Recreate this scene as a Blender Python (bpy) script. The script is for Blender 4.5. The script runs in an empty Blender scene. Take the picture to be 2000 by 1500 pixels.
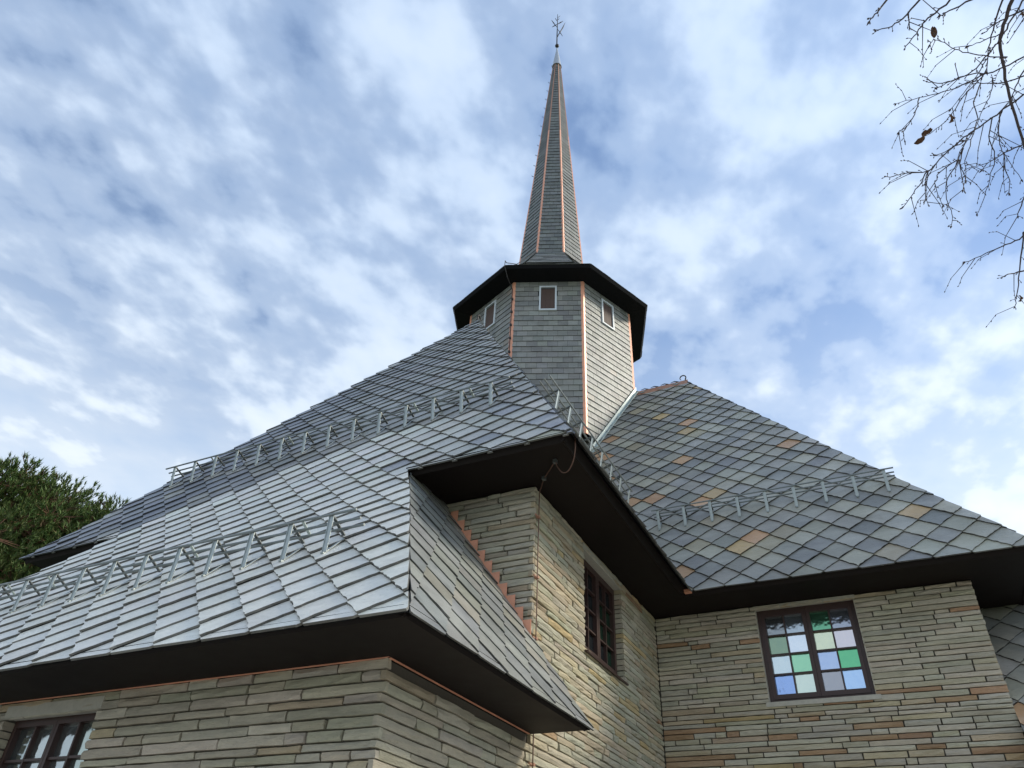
import bpy, bmesh, math, random
import numpy as np
from mathutils import Vector, Matrix
from mathutils.bvhtree import BVHTree

random.seed(11)
sc = bpy.context.scene
COL = sc.collection

# ------------------------------------------------------------------ camera
CAM = Vector((3.160, -6.635, 1.595))
RIGHT = Vector((0.8972477, 0.4394779, 0.0424948))
UP = Vector((0.2375480, -0.5616191, 0.7925623))
FWD = Vector((-0.3721795, 0.7010301, 0.6083085))
FPX = 1450.4                                   # focal length in pixels of a 2000 px wide picture
cam_d = bpy.data.cameras.new('camera')
cam_d.sensor_width = 36.0
cam_d.lens = FPX / 2000.0 * 36.0
cam_d.clip_start = 0.05
cam_d.clip_end = 3000
cam = bpy.data.objects.new('camera', cam_d)
COL.objects.link(cam)
M = Matrix((RIGHT, UP, -FWD)).transposed().to_4x4()
M.translation = CAM
cam.matrix_world = M
sc.camera = cam
sc.cycles.use_denoising = True
sc.cycles.max_bounces = 8
sc.view_settings.view_transform = 'Standard'
sc.view_settings.look = 'None'
sc.view_settings.gamma = 1.0
sc.view_settings.use_curve_mapping = False
sc.view_settings.exposure = 0.68

# ------------------------------------------------------------------ sky and sun
SUN_AZ, SUN_EL = math.radians(34), math.radians(38)      # azimuth from +X towards +Y
SUN = Vector((math.cos(SUN_EL) * math.cos(SUN_AZ), math.cos(SUN_EL) * math.sin(SUN_AZ), math.sin(SUN_EL)))
world = bpy.data.worlds.new('World')
sc.world = world
world.use_nodes = True


class NT:
    """small helper around a node tree"""
    def __init__(self, tree):
        self.t = tree
        tree.nodes.clear()

    def n(self, typ, inputs=None, **props):
        nd = self.t.nodes.new(typ)
        for k, v in props.items():
            setattr(nd, k, v)
        for k, v in (inputs or {}).items():
            self.put(nd.inputs[k], v)
        return nd

    def put(self, sock, v):
        if hasattr(v, 'is_output') or isinstance(v, bpy.types.NodeSocket):
            self.t.links.new(v, sock)
        else:
            sock.default_value = v

    def math(self, op, a, b=None, clamp=False):
        nd = self.n('ShaderNodeMath', operation=op, use_clamp=clamp)
        self.put(nd.inputs[0], a)
        if b is not None:
            self.put(nd.inputs[1], b)
        return nd.outputs[0]

    def ramp(self, fac, stops, interp='LINEAR'):
        nd = self.n('ShaderNodeValToRGB')
        nd.color_ramp.interpolation = interp
        el = nd.color_ramp.elements
        while len(el) < len(stops):
            el.new(0.5)
        for e, (p, c) in zip(el, stops):
            e.position = p
            e.color = c if len(c) == 4 else (*c, 1)
        self.put(nd.inputs[0], fac)
        return nd.outputs[0]

    def mix(self, fac, a, b, blend='MIX'):
        nd = self.n('ShaderNodeMix', data_type='RGBA', blend_type=blend)
        self.put(nd.inputs[0], fac)
        self.put(nd.inputs[6], a)
        self.put(nd.inputs[7], b)
        return nd.outputs[2]

    def noise(self, vec, scale, detail=4, rough=0.55, dist=0.0):
        nd = self.n('ShaderNodeTexNoise')
        self.put(nd.inputs['Vector'], vec)
        nd.inputs['Scale'].default_value = scale
        nd.inputs['Detail'].default_value = detail
        nd.inputs['Roughness'].default_value = rough
        nd.inputs['Distortion'].default_value = dist
        return nd.outputs[0]

    def mapping(self, vec, scale=(1, 1, 1), rot=(0, 0, 0), loc=(0, 0, 0)):
        nd = self.n('ShaderNodeMapping')
        self.put(nd.inputs['Vector'], vec)
        nd.inputs['Scale'].default_value = scale
        nd.inputs['Rotation'].default_value = rot
        nd.inputs['Location'].default_value = loc
        return nd.outputs[0]


w = NT(world.node_tree)
sky = w.n('ShaderNodeTexSky', sky_type='NISHITA', sun_disc=False, sun_elevation=SUN_EL,
          sun_rotation=math.atan2(SUN.x, SUN.y), air_density=1.0, dust_density=0.2, ozone_density=3.5)
tc = w.n('ShaderNodeTexCoord')
gen = tc.outputs['Generated']
sep = w.n('ShaderNodeSeparateXYZ', {0: gen})
zc = w.math('ADD', w.math('MAXIMUM', sep.outputs[2], 0.0), 0.10)
comb = w.n('ShaderNodeCombineXYZ', {0: w.math('DIVIDE', sep.outputs[0], zc), 1: w.math('DIVIDE', sep.outputs[1], zc)})
# soft dappled cloud in bands that run away from the viewer along (-0.47, 0.88)
band = w.mapping(comb.outputs[0], scale=(1.0, 0.78, 1.0), rot=(0, 0, math.radians(-28)), loc=(0.45, 0.2, 0))
n_big = w.noise(band, 1.4, 3, 0.5, 0.1)
n_mid = w.noise(band, 5.2, 3, 0.45, 0.05)
n_cell = w.noise(band, 12.0, 3, 0.5, 0.0)
n_fine = w.noise(band, 30.0, 4, 0.6, 0.0)
dens = w.math('ADD', w.math('MULTIPLY', n_big, 0.34), w.math('MULTIPLY', n_mid, 0.36))
dens = w.math('ADD', dens, w.math('ADD', w.math('MULTIPLY', n_cell, 0.22), w.math('MULTIPLY', n_fine, 0.08)))
cover = w.ramp(dens, [(0.39, (0.22, 0.22, 0.22)), (0.47, (0.60, 0.60, 0.60)), (0.56, (0.98, 0.98, 0.98))], 'EASE')
# thicker, brighter veil towards the horizon
low = w.ramp(sep.outputs[2], [(0.30, (1, 1, 1)), (0.86, (0, 0, 0))], 'EASE')
cover = w.math('MAXIMUM', cover, w.math('MULTIPLY', low, 0.92))
# forward scattering: clouds shine a little brighter around the sun
vd = w.n('ShaderNodeVectorMath', operation='DOT_PRODUCT')
w.put(vd.inputs[0], gen)
vd.inputs[1].default_value = SUN
glow = w.math('POWER', w.math('MAXIMUM', vd.outputs['Value'], 0.0), 4.0)
tn = w.math('ADD', w.math('MULTIPLY', n_mid, 0.45), w.math('ADD', w.math('MULTIPLY', n_cell, 0.35), w.math('MULTIPLY', n_big, 0.2)))
hi_tone = w.ramp(tn, [(0.36, (0.275, 0.385, 0.565)), (0.62, (0.44, 0.525, 0.645))])
lo_tone = w.ramp(tn, [(0.36, (0.475, 0.56, 0.66)), (0.62, (0.595, 0.645, 0.69))])
tone = w.mix(low, hi_tone, lo_tone)
cstr = w.math('ADD', 1.0, w.math('MULTIPLY', glow, 0.25))
bg_sky = w.n('ShaderNodeBackground', {0: sky.outputs[0], 1: 0.115})
bg_cl = w.n('ShaderNodeBackground', {0: tone, 1: cstr})
mixs = w.n('ShaderNodeMixShader', {0: cover, 1: bg_sky.outputs[0], 2: bg_cl.outputs[0]})
w.n('ShaderNodeOutputWorld', {0: mixs.outputs[0]})

sun_d = bpy.data.lights.new('sun', 'SUN')
sun_d.energy = 2.0
sun_d.angle = math.radians(10)
sun_d.color = (1.0, 0.92, 0.76)
sun_o = bpy.data.objects.new('sun', sun_d)
COL.objects.link(sun_o)
sun_o.rotation_euler = SUN.to_track_quat('Z', 'Y').to_euler()
sun_o.location = (20, 10, 30)

# ------------------------------------------------------------------ materials
MATS = {}


def new_mat(name):
    m = bpy.data.materials.new(name)
    m.use_nodes = True
    MATS[name] = m
    return m, NT(m.node_tree)


def bsdf(nt, **inp):
    b = nt.n('ShaderNodeBsdfPrincipled')
    for k, v in inp.items():
        nt.put(b.inputs[k.replace('_', ' ')], v)
    nt.n('ShaderNodeOutputMaterial', {0: b.outputs[0]})
    return b


def bump(nt, height, strength, dist):
    nd = nt.n('ShaderNodeBump')
    nd.inputs['Strength'].default_value = strength
    nd.inputs['Distance'].default_value = dist
    nt.put(nd.inputs['Height'], height)
    return nd.outputs[0]


def piece_material(name, grain, rough, spec, bumpd, vary=0.35, stretch=(1, 1, 1), wear=(0.5, 0.47, 0.4), wear_amt=0.25, nicks=0.6):
    """riven stone: the piece's own colour (attribute) with grain, blotches and fine relief"""
    m, t = new_mat(name)
    at = t.n('ShaderNodeAttribute', attribute_name='col')
    pos = t.n('ShaderNodeNewGeometry').outputs['Position']
    p = t.mapping(pos, scale=stretch)
    g1 = t.noise(p, grain, 6, 0.65, 0.4)
    g2 = t.noise(p, grain * 0.22, 3, 0.5, 0.2)
    g3 = t.noise(p, grain * 5.0, 4, 0.6, 0.0)
    k = t.math('ADD', t.math('MULTIPLY', g1, vary), t.math('ADD', t.math('MULTIPLY', g2, vary), 1.0 - vary))
    c = t.mix(1.0, at.outputs['Color'], t.n('ShaderNodeCombineColor', {0: k, 1: k, 2: k}).outputs[0], 'MULTIPLY')
    blot = t.ramp(g2, [(0.50, (0, 0, 0)), (0.70, (wear_amt,) * 3)])
    c = t.mix(blot, c, (*wear, 1))
    # thin flaked ledges and dark nicks left by splitting
    fl = t.noise(t.mapping(pos, scale=tuple(x * y for x, y in zip(stretch, (1.0, 1.0, 1.7))), rot=(0.2, 0.1, 0.3)), grain * 2.6, 5, 0.7, 0.8)
    nick = t.ramp(fl, [(0.33, (nicks,) * 3), (0.41, (0, 0, 0))])
    c = t.mix(nick, c, t.mix(1.0, c, (0.42, 0.40, 0.36, 1), 'MULTIPLY'))
    chip = t.ramp(fl, [(0.60, (0, 0, 0)), (0.68, (nicks * 0.55,) * 3)])
    c = t.mix(chip, c, (*wear, 1))
    h = t.math('ADD', g1, t.math('ADD', t.math('MULTIPLY', g3, 0.35), t.math('MULTIPLY', fl, 0.9)))
    r = t.math('ADD', t.math('MULTIPLY', g1, 0.25), rough - 0.12)
    bsdf(t, Base_Color=c, Roughness=r, Specular_IOR_Level=spec, Normal=bump(t, h, 0.8, bumpd))
    return m


piece_material('roof_slate', 7.0, 0.36, 1.0, 0.010, 0.46, (1.0, 1.0, 2.6), (0.52, 0.52, 0.48), 0.22, 0.55)
piece_material('wall_stone', 9.0, 0.75, 0.30, 0.020, 0.55, (1.0, 1.0, 3.6), (0.55, 0.50, 0.38), 0.22, 0.5)
piece_material('tower_slate', 8.0, 0.50, 0.50, 0.006, 0.40, (1.0, 1.0, 2.0), (0.40, 0.40, 0.38), 0.18, 0.4)


def plain(name, color, rough=0.6, metal=0.0, spec=0.5, nscale=6.0, nvar=0.25, bumpd=0.0, stretch=(1, 1, 1)):
    m, t = new_mat(name)
    pos = t.n('ShaderNodeNewGeometry').outputs['Position']
    p = t.mapping(pos, scale=stretch)
    g = t.noise(p, nscale, 5, 0.6, 0.2)
    k = t.math('ADD', t.math('MULTIPLY', g, 2 * nvar), 1.0 - nvar)
    c = t.mix(1.0, (*color, 1), t.n('ShaderNodeCombineColor', {0: k, 1: k, 2: k}).outputs[0], 'MULTIPLY')
    kw = dict(Base_Color=c, Roughness=t.math('ADD', t.math('MULTIPLY', g, 0.2), rough - 0.1), Metallic=metal, Specular_IOR_Level=spec)
    if bumpd:
        kw['Normal'] = bump(t, g, 0.6, bumpd)
    bsdf(t, **kw)
    return m


plain('mortar', (0.095, 0.085, 0.070), 0.95, nscale=40, bumpd=0.004)
plain('roof_deck', (0.035, 0.036, 0.038), 0.9)
plain('dark_board', (0.011, 0.0075, 0.0065), 0.65, spec=0.18, nscale=3.0, nvar=0.35, bumpd=0.001, stretch=(1, 1, 1))
plain('tower_board', (0.008, 0.008, 0.0095), 0.7, spec=0.12, nscale=3.0, nvar=0.3)
plain('window_wood', (0.050, 0.025, 0.021), 0.45, nscale=14, nvar=0.3, stretch=(6, 6, 1))
plain('hatch_wood', (0.085, 0.050, 0.038), 0.7, nscale=10, nvar=0.4, stretch=(8, 8, 1))
plain('white_paint', (0.62, 0.66, 0.70), 0.5, nvar=0.12)
plain('copper', (0.80, 0.37, 0.235), 0.45, 0.15, nscale=7, nvar=0.38, bumpd=0.002)
plain('old_copper', (0.44, 0.235, 0.16), 0.55, 0.25, nscale=12, nvar=0.4)
plain('lead', (0.46, 0.52, 0.50), 0.5, 0.25, nscale=8, nvar=0.2)
plain('galvanised', (0.36, 0.40, 0.40), 0.42, 0.55, nscale=30, nvar=0.25)
plain('rail_steel', (0.20, 0.22, 0.22), 0.45, 0.45, nscale=25, nvar=0.3)
plain('dark_shade_steel', (0.12, 0.13, 0.13), 0.5, 0.5, nscale=30, nvar=0.3)  # steel of the cable clips; also painted shade on guard rear legs
plain('zinc', (0.42, 0.44, 0.46), 0.4, 0.6, nscale=10, nvar=0.2)
plain('iron', (0.05, 0.045, 0.045), 0.6, 0.4, nscale=20, nvar=0.4)
plain('concrete', (0.44, 0.42, 0.36), 0.85, nscale=18, nvar=0.25, bumpd=0.002)
plain('cable', (0.13, 0.07, 0.05), 0.5, 0.4, nscale=20)
plain('room', (0.02, 0.02, 0.022), 0.9)
plain('pine_bark', (0.16, 0.085, 0.05), 0.9, nscale=8, nvar=0.5, bumpd=0.02)
plain('birch_bark', (0.50, 0.47, 0.43), 0.8, nscale=5, nvar=0.45, bumpd=0.004, stretch=(1, 1, 5))
plain('twig', (0.055, 0.040, 0.042), 0.7, nscale=30, nvar=0.3)
plain('dead_leaf', (0.11, 0.055, 0.03), 0.8, nscale=30, nvar=0.4)
plain('grass', (0.075, 0.11, 0.035), 0.9, nscale=1.3, nvar=0.45, bumpd=0.03)
plain('bounce_gravel', (0.43, 0.41, 0.37), 0.9, nscale=40, nvar=0.35, bumpd=0.01)  # pale so that the added apron throws light up at the walls


def glass(name, color, metal, rough):
    m, t = new_mat(name)
    pos = t.n('ShaderNodeNewGeometry').outputs['Position']
    g = t.noise(pos, 7.0, 2, 0.5, 0.0)
    g2 = t.noise(pos, 60.0, 2, 0.5, 0.0)
    h = t.math('ADD', g, t.math('MULTIPLY', g2, 0.02))
    bsdf(t, Base_Color=(*color, 1), Metallic=metal, Roughness=rough, Specular_IOR_Level=0.8, Normal=bump(t, h, 0.45, 0.012))
    return m


def foliage(name, c1, c2):
    m, t = new_mat(name)
    at = t.n('ShaderNodeAttribute', attribute_name='col')
    bsdf(t, Base_Color=at.outputs['Color'], Roughness=0.65, Specular_IOR_Level=0.3)
    return m


foliage('pine_needles', None, None)


# ------------------------------------------------------------------ object helpers
def props(o, label=None, cat=None, group=None, kind=None):
    if label:
        o['label'] = label
    if cat:
        o['category'] = cat
    if group:
        o['group'] = group
    if kind:
        o['kind'] = kind
    return o


def empty(name, loc):
    o = bpy.data.objects.new(name, None)
    o.location = loc
    o.empty_display_size = 0.3
    COL.objects.link(o)
    return o


def link(name, me, parent=None, loc=None, mat=None):
    """loc in world space; parents are Empties or meshes that carry only a translation"""
    o = bpy.data.objects.new(name, me)
    COL.objects.link(o)
    off = Vector((0, 0, 0))
    p = parent
    while p is not None:
        off += p.location
        p = p.parent
    o.parent = parent
    o.location = Vector(loc if loc is not None else (0, 0, 0)) - off
    if mat:
        me.materials.append(MATS[mat])
    return o


def make_mesh(name, verts, faces, cols=None, smooth=False):
    me = bpy.data.meshes.new(name)
    me.from_pydata([tuple(v) for v in verts], [], faces)
    if cols is not None:
        # cols: one colour per face
        a = me.color_attributes.new('col', 'FLOAT_COLOR', 'CORNER')
        tot = np.array([len(f) for f in faces])
        arr = np.ones((int(tot.sum()), 4), dtype=np.float32)
        arr[:, :3] = np.repeat(np.asarray(cols, dtype=np.float32), tot, axis=0)
        a.data.foreach_set('color', arr.ravel())
    if smooth:
        me.polygons.foreach_set('use_smooth', [True] * len(me.polygons))
    me.update()
    return me


class MB:
    """collects faces for ONE mesh object, in world coordinates"""
    def __init__(self):
        self.v, self.f = [], []

    def poly(self, pts):
        i = len(self.v)
        self.v += [Vector(p) for p in pts]
        self.f.append(list(range(i, i + len(pts))))

    def prism(self, pts, vec):
        """closed prism: polygon pts extruded along vec"""
        n = len(pts)
        i = len(self.v)
        self.v += [Vector(p) for p in pts] + [Vector(p) + Vector(vec) for p in pts]
        self.f.append(list(range(i, i + n))[::-1])
        self.f.append(list(range(i + n, i + 2 * n)))
        for k in range(n):
            a, b = i + k, i + (k + 1) % n
            self.f.append([a, b, b + n, a + n])

    def box(self, lo, hi):
        x0, y0, z0 = lo
        x1, y1, z1 = hi
        self.prism([(x0, y0, z0), (x1, y0, z0), (x1, y1, z0), (x0, y1, z0)], (0, 0, z1 - z0))

    def bar(self, a, b, w, h, upv=(0, 0, 1)):
        """rectangular bar from a to b, w across, h along upv"""
        a, b = Vector(a), Vector(b)
        d = (b - a).normalized()
        s = d.cross(Vector(upv))
        if s.length < 1e-5:
            s = d.cross(Vector((1, 0, 0)))
        s.normalize()
        u = s.cross(d).normalized()
        q = [a + s * (i * w / 2) + u * (j * h / 2) for i, j in ((-1, -1), (1, -1), (1, 1), (-1, 1))]
        self.prism(q, b - a)

    def tube(self, pts, radii, sides=6):
        pts = [Vector(p) for p in pts]
        if not hasattr(radii, '__len__'):
            radii = [radii] * len(pts)
        i0 = len(self.v)
        ref = Vector((0.31, 0.2, 0.93))
        for k, p in enumerate(pts):
            d = (pts[min(k + 1, len(pts) - 1)] - pts[max(k - 1, 0)])
            d = d.normalized() if d.length > 1e-9 else Vector((0, 0, 1))
            s = d.cross(ref)
            if s.length < 1e-3:
                s = d.cross(Vector((1, 0, 0)))
            s.normalize()
            u = s.cross(d)
            for j in range(sides):
                a = 2 * math.pi * j / sides
                self.v.append(p + (s * math.cos(a) + u * math.sin(a)) * radii[k])
        for k in range(len(pts) - 1):
            for j in range(sides):
                a = i0 + k * sides + j
                b = i0 + k * sides + (j + 1) % sides
                self.f.append([a, b, b + sides, a + sides])
        self.f.append([i0 + j for j in range(sides)][::-1])
        e = i0 + (len(pts) - 1) * sides
        self.f.append([e + j for j in range(sides)])

    def lathe(self, base, prof, sides=12):
        """prof: (radius, height) pairs round a vertical axis at base"""
        i0 = len(self.v)
        b = Vector(base)
        for r, h in prof:
            for j in range(sides):
                a = 2 * math.pi * j / sides
                self.v.append(b + Vector((r * math.cos(a), r * math.sin(a), h)))
        for k in range(len(prof) - 1):
            for j in range(sides):
                a = i0 + k * sides + j
                c = i0 + k * sides + (j + 1) % sides
                self.f.append([a, c, c + sides, a + sides])
        self.f.append([i0 + j for j in range(sides)][::-1])
        e = i0 + (len(prof) - 1) * sides
        self.f.append([e + j for j in range(sides)])

    def build(self, name, mat, parent=None, smooth=False, origin=None):
        o = Vector(origin) if origin is not None else Vector((0, 0, 0))
        me = make_mesh(name, [v - o for v in self.v], self.f, None, smooth)
        return link(name, me, parent, o, mat)


def px(p):
    """picture position (2000 px wide) of a world point, for choosing which pieces show largest"""
    q = Vector(p) - CAM
    z = q.dot(FWD)
    if z < 0.05:
        return None
    return (1000 + FPX * q.dot(RIGHT) / z, 750 - FPX * q.dot(UP) / z)


OCC = []            # large opaque polygons, used only to rank which pieces the photograph shows
PIECES = {'roof_slate': [], 'wall_stone': [], 'tower_slate': []}


def piece(kind, parent, verts, faces, color, outline, normal):
    PIECES[kind].append((parent, verts, faces, color, outline, normal))

# ------------------------------------------------------------------ ground
g = MB()
g.poly([(-400, -400, 0), (400, -400, 0), (400, 400, 0), (-400, 400, 0)])
props(g.build('ground', 'grass'), kind='structure')
g = MB()
g.poly([(-16, -16, 0.004), (14, -16, 0.004), (14, 22, 0.004), (-16, 22, 0.004)])
props(g.build('path', 'bounce_gravel'), kind='structure')  # unseen pale apron, added to bounce light onto the church walls

# ------------------------------------------------------------------ church dimensions (metres)
CX, CY = -3.55, 8.20            # centre of the cross plan, under the spire
ZU, ZL = 5.80, 3.20             # soffit levels of nave and porch
ZE, ZR = 5.84, 13.06            # roof surface at the eave, ridge
Y0, Y2, XR = -2.305, 4.42, 4.33
PORCH_T = 1.43                  # rise / run of the porch's side slopes

church = props(empty('church', (CX, CY, 0)),
               'grey stone church with steep slate roofs and a tall slate spire', 'church')


class Arm:
    def __init__(self, ep, eq, wall_p, eave_p, wall_q):
        self.ep, self.eq = Vector((*ep, 0)), Vector((*eq, 0))
        self.wp, self.ee, self.wq = wall_p, eave_p, wall_q
        self.prof = []
        q, z, s, ds = wall_q + 3.03, ZL, 0.0, 0.01
        while z < ZR:
            t = min(max((s - 2.2) / 2.2, 0), 1)
            a = math.radians(48.6 + 7.3 * t)
            self.prof.append((q, z, a))
            q -= math.cos(a) * ds
            z += math.sin(a) * ds
            s += ds
        self.s_top = s
        self.q_apex = q
        self.s_up = next(i for i, r in enumerate(self.prof) if r[1] >= ZE) * ds
        self.eq_eave = self.prof[int(self.s_up * 100)][0]
        self.b = math.atan2(ZR - ZE, eave_p)
        self.c = math.atan(PORCH_T)
        self.pe = wall_p + 0.62

    def W(self, p, q, z):
        return Vector((CX, CY, 0)) + self.ep * p + self.eq * q + Vector((0, 0, z))

    def pr(self, s):
        if s < 0:
            q, z, a = self.prof[0]
            return q - s * math.cos(a), z + s * math.sin(a), a
        i = s * 100
        if i >= len(self.prof) - 1:
            q, z, a = self.prof[-1]
            e = s - (len(self.prof) - 1) / 100
            return q - e * math.cos(a), z + e * math.sin(a), a
        k = int(i)
        f = i - k
        A, B = self.prof[k], self.prof[k + 1]
        return tuple(A[j] + (B[j] - A[j]) * f for j in range(3))

    # surfaces: (u, s) -> point, normal
    def end(self, u, s):
        q, z, a = self.pr(s)
        return self.W(u, q, z), self.eq * math.sin(a) + Vector((0, 0, math.cos(a)))

    def side(self, g):
        def f(u, s):
            return (self.W(g * (self.ee - s * math.cos(self.b)), u, ZE + s * math.sin(self.b)),
                    self.ep * (g * math.sin(self.b)) + Vector((0, 0, math.cos(self.b))))
        return f

    def porch_side(self, g):
        def f(u, s):
            return (self.W(g * (self.pe - s * math.cos(self.c)), u, ZL + s * math.sin(self.c)),
                    self.ep * (g * math.sin(self.c)) + Vector((0, 0, math.cos(self.c))))
        return f

    def p_porch(self, z):
        return self.pe - (z - ZL) / PORCH_T

    def p_nave(self, z):
        return self.ee * (ZR - z) / (ZR - ZE)


A1 = Arm((1, 0), (0, -1), 3.55, 4.32, 8.20)      # the arm towards the camera
A2 = Arm((0, 1), (1, 0), 3.78, 4.56, 7.88)       # the arm to the right
A3 = Arm((-1, 0), (0, 1), 3.55, 4.32, 8.20)      # behind
A4 = Arm((0, -1), (-1, 0), 3.78, 4.56, 7.88)     # to the left


# ------------------------------------------------------------------ roof decks
def deck(name, surf, polys, off=-0.012):
    m = MB()
    for poly in polys:
        pts = []
        for u, s in poly:
            p, n = surf(u, s)
            pts.append(p + n * off)
        m.poly(pts)
        OCC.append([p.copy() for p in pts])
    return m


def end_polys(a):
    lo, up = [], []
    k = 6
    ss = [a.s_up * i / k for i in range(k + 1)]
    for s0, s1 in zip(ss, ss[1:]):
        z0, z1 = a.pr(s0)[1], a.pr(s1)[1]
        lo.append([(-a.p_porch(z0), s0), (a.p_porch(z0), s0), (a.p_porch(z1), s1), (-a.p_porch(z1), s1)])
    ss = [a.s_up, a.s_up + 0.3, a.s_up + 0.6, a.s_up + 0.95, a.s_top]
    for s0, s1 in zip(ss, ss[1:]):
        z0, z1 = a.pr(s0)[1], min(a.pr(s1)[1], ZR)
        w0, w1 = a.p_nave(z0), max(a.p_nave(z1), 0.005)
        up.append([(-w0, s0), (w0, s0), (w1, s1), (-w1, s1)])
    return lo, up


def side_poly(a, other):
    st = (ZR - ZE) / math.sin(a.b)
    return [(other.ee, 0), (a.eq_eave, 0), (a.q_apex, st), (0, st)]


def porch_poly(a):
    st = (ZU - 0.01 - ZL) / math.sin(a.c)
    return [(a.wq + 0.002, 0), (a.wq + 3.03, 0), (a.eq_eave + 0.02, st), (a.wq + 0.002, st)]


ROOFS = {}
for key, a, other, pref in (('A1', A1, A2, 'nave'), ('A2', A2, A1, 'transept'), ('A3', A3, A4, 'chancel'), ('A4', A4, A3, 'transept')):
    lo, up = end_polys(a)
    m = deck('', a.end, up)
    for g_ in (1, -1):
        d = deck('', a.side(g_), [side_poly(a, other)])
        base = len(m.v)
        m.v += d.v
        m.f += [[i + base for i in f] for f in d.f]
    ROOFS[key] = m.build(pref + '_roof', 'roof_deck', church)
    if key in ('A1', 'A2'):
        m = deck('', a.end, lo)
        for g_ in (1, -1):
            d = deck('', a.porch_side(g_), [porch_poly(a)])
            base = len(m.v)
            m.v += d.v
            m.f += [[i + base for i in f] for f in d.f]
        ROOFS[key + 'p'] = m.build('porch_roof', 'roof_deck', church)


# ------------------------------------------------------------------ slates laid as diamonds
def clip(poly, region):
    """Sutherland-Hodgman; region convex, counter-clockwise"""
    out = poly
    n = len(region)
    for i in range(n):
        (ax, ay), (bx, by) = region[i], region[(i + 1) % n]
        inp, out = out, []
        if not inp:
            break
        side = lambda p: (bx - ax) * (p[1] - ay) - (by - ay) * (p[0] - ax)
        for k in range(len(inp)):
            P, Q = inp[k - 1], inp[k]
            sp, sq = side(P), side(Q)
            if sq >= 0:
                if sp < 0:
                    t = sp / (sp - sq)
                    out.append((P[0] + (Q[0] - P[0]) * t, P[1] + (Q[1] - P[1]) * t))
                out.append(Q)
            elif sp >= 0:
                t = sp / (sp - sq)
                out.append((P[0] + (Q[0] - P[0]) * t, P[1] + (Q[1] - P[1]) * t))
    return out


def area2(poly):
    return 0.5 * abs(sum(poly[i - 1][0] * poly[i][1] - poly[i][0] * poly[i - 1][1] for i in range(len(poly))))


def ccw(poly):
    s = sum(poly[i - 1][0] * poly[i][1] - poly[i][0] * poly[i - 1][1] for i in range(len(poly)))
    return poly if s > 0 else poly[::-1]


def lay_slates(surf, parent, bounds, tip, pick, colour, d=0.436, tilt=0.037, thick=0.018):
    """bounds: (u0, u1, s1). pick(uc, sc) -> list of convex regions (None = uncut)"""
    h = d / 2
    u0, u1, s1 = bounds
    j = -1
    while True:
        s_c = (j + 1) * h
        if s_c - h > s1:
            break
        off = tip + (h if j % 2 else 0.0)
        k0 = math.floor((u0 - off) / d) - 1
        k1 = math.ceil((u1 - off) / d) + 1
        for k in range(k0, k1 + 1):
            uc = off + k * d
            rgs = pick(uc, s_c)
            if not rgs:
                continue
            ex = random.uniform(0.001, 0.006)
            T, L, B, R = (0, h), (-h - ex, 0), (random.uniform(-.004, .004), -h - ex), (h + ex, 0)
            poly = [T]
            for P, Q in ((L, B), (B, R)):
                poly.append(P)
                for f in (0.14, 0.28, 0.41, 0.57, 0.72, 0.87):
                    jt = random.uniform(-0.011, 0.005)
                    nx, ny = (-.707, -.707) if P is L else (.707, -.707)
                    poly.append((P[0] + (Q[0] - P[0]) * f + nx * jt, P[1] + (Q[1] - P[1]) * f + ny * jt))
            poly.append(R)
            poly = [(uc + x, s_c + y) for x, y in poly]
            t_ = tilt * random.uniform(0.85, 1.2)
            roll = random.uniform(-.0025, .0025)
            h0 = 0.004 + random.uniform(0, .003)
            col = colour(uc, s_c)
            for rg in rgs:
                q = poly if rg is None else clip(ccw(poly), ccw(rg))
                if len(q) < 3 or area2(q) < 0.0006:
                    continue
                q = [(u, s + random.uniform(-.010, .006)) if s < 0.0 else (u, s) for u, s in ccw(q)]
                top, nrm = [], None
                for u, s in q:
                    P, n = surf(u, s)
                    top.append(P + n * (h0 + t_ * (s_c + h - s) / d + roll * (u - uc) / h))
                _, nrm = surf(uc, s_c)
                e1 = surf(uc + .1, s_c)[0] - surf(uc, s_c)[0]
                e2 = surf(uc, s_c + .1)[0] - surf(uc, s_c)[0]
                if e1.cross(e2).dot(nrm) < 0:
                    top = top[::-1]
                n_ = len(top)
                vs = top + [p - nrm * thick for p in top]
                fs = [list(range(n_))]
                for i in range(n_):
                    b = (i + 1) % n_
                    fs.append([i, i + n_, b + n_, b])
                piece('roof_slate', parent, vs, fs, col, top, nrm)
        j += 1


def jitter(c, v=0.12, hue=0.03):
    k = 1 + random.uniform(-v, v)
    return tuple(max(0.01, x * k * (1 + random.uniform(-hue, hue))) for x in c)


def mixc(a, b, t):
    return tuple(x + (y - x) * t for x, y in zip(a, b))


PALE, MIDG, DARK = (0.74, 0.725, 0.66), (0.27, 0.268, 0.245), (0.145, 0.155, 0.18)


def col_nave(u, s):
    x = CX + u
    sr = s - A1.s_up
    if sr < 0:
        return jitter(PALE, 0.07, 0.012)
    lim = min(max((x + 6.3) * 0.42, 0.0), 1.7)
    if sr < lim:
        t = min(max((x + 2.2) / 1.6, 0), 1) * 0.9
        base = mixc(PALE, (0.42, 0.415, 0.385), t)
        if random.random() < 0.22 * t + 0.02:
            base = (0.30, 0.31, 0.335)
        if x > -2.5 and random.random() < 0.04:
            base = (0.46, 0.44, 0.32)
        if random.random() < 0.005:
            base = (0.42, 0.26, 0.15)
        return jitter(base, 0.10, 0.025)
    t = min(max((x + 5.6) / 2.6, 0), 1)  # darker and bluer to the left: reflection of dimmer sky painted in
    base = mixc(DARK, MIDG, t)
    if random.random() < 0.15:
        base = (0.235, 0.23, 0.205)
    return jitter(base, 0.13, 0.03)


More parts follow.
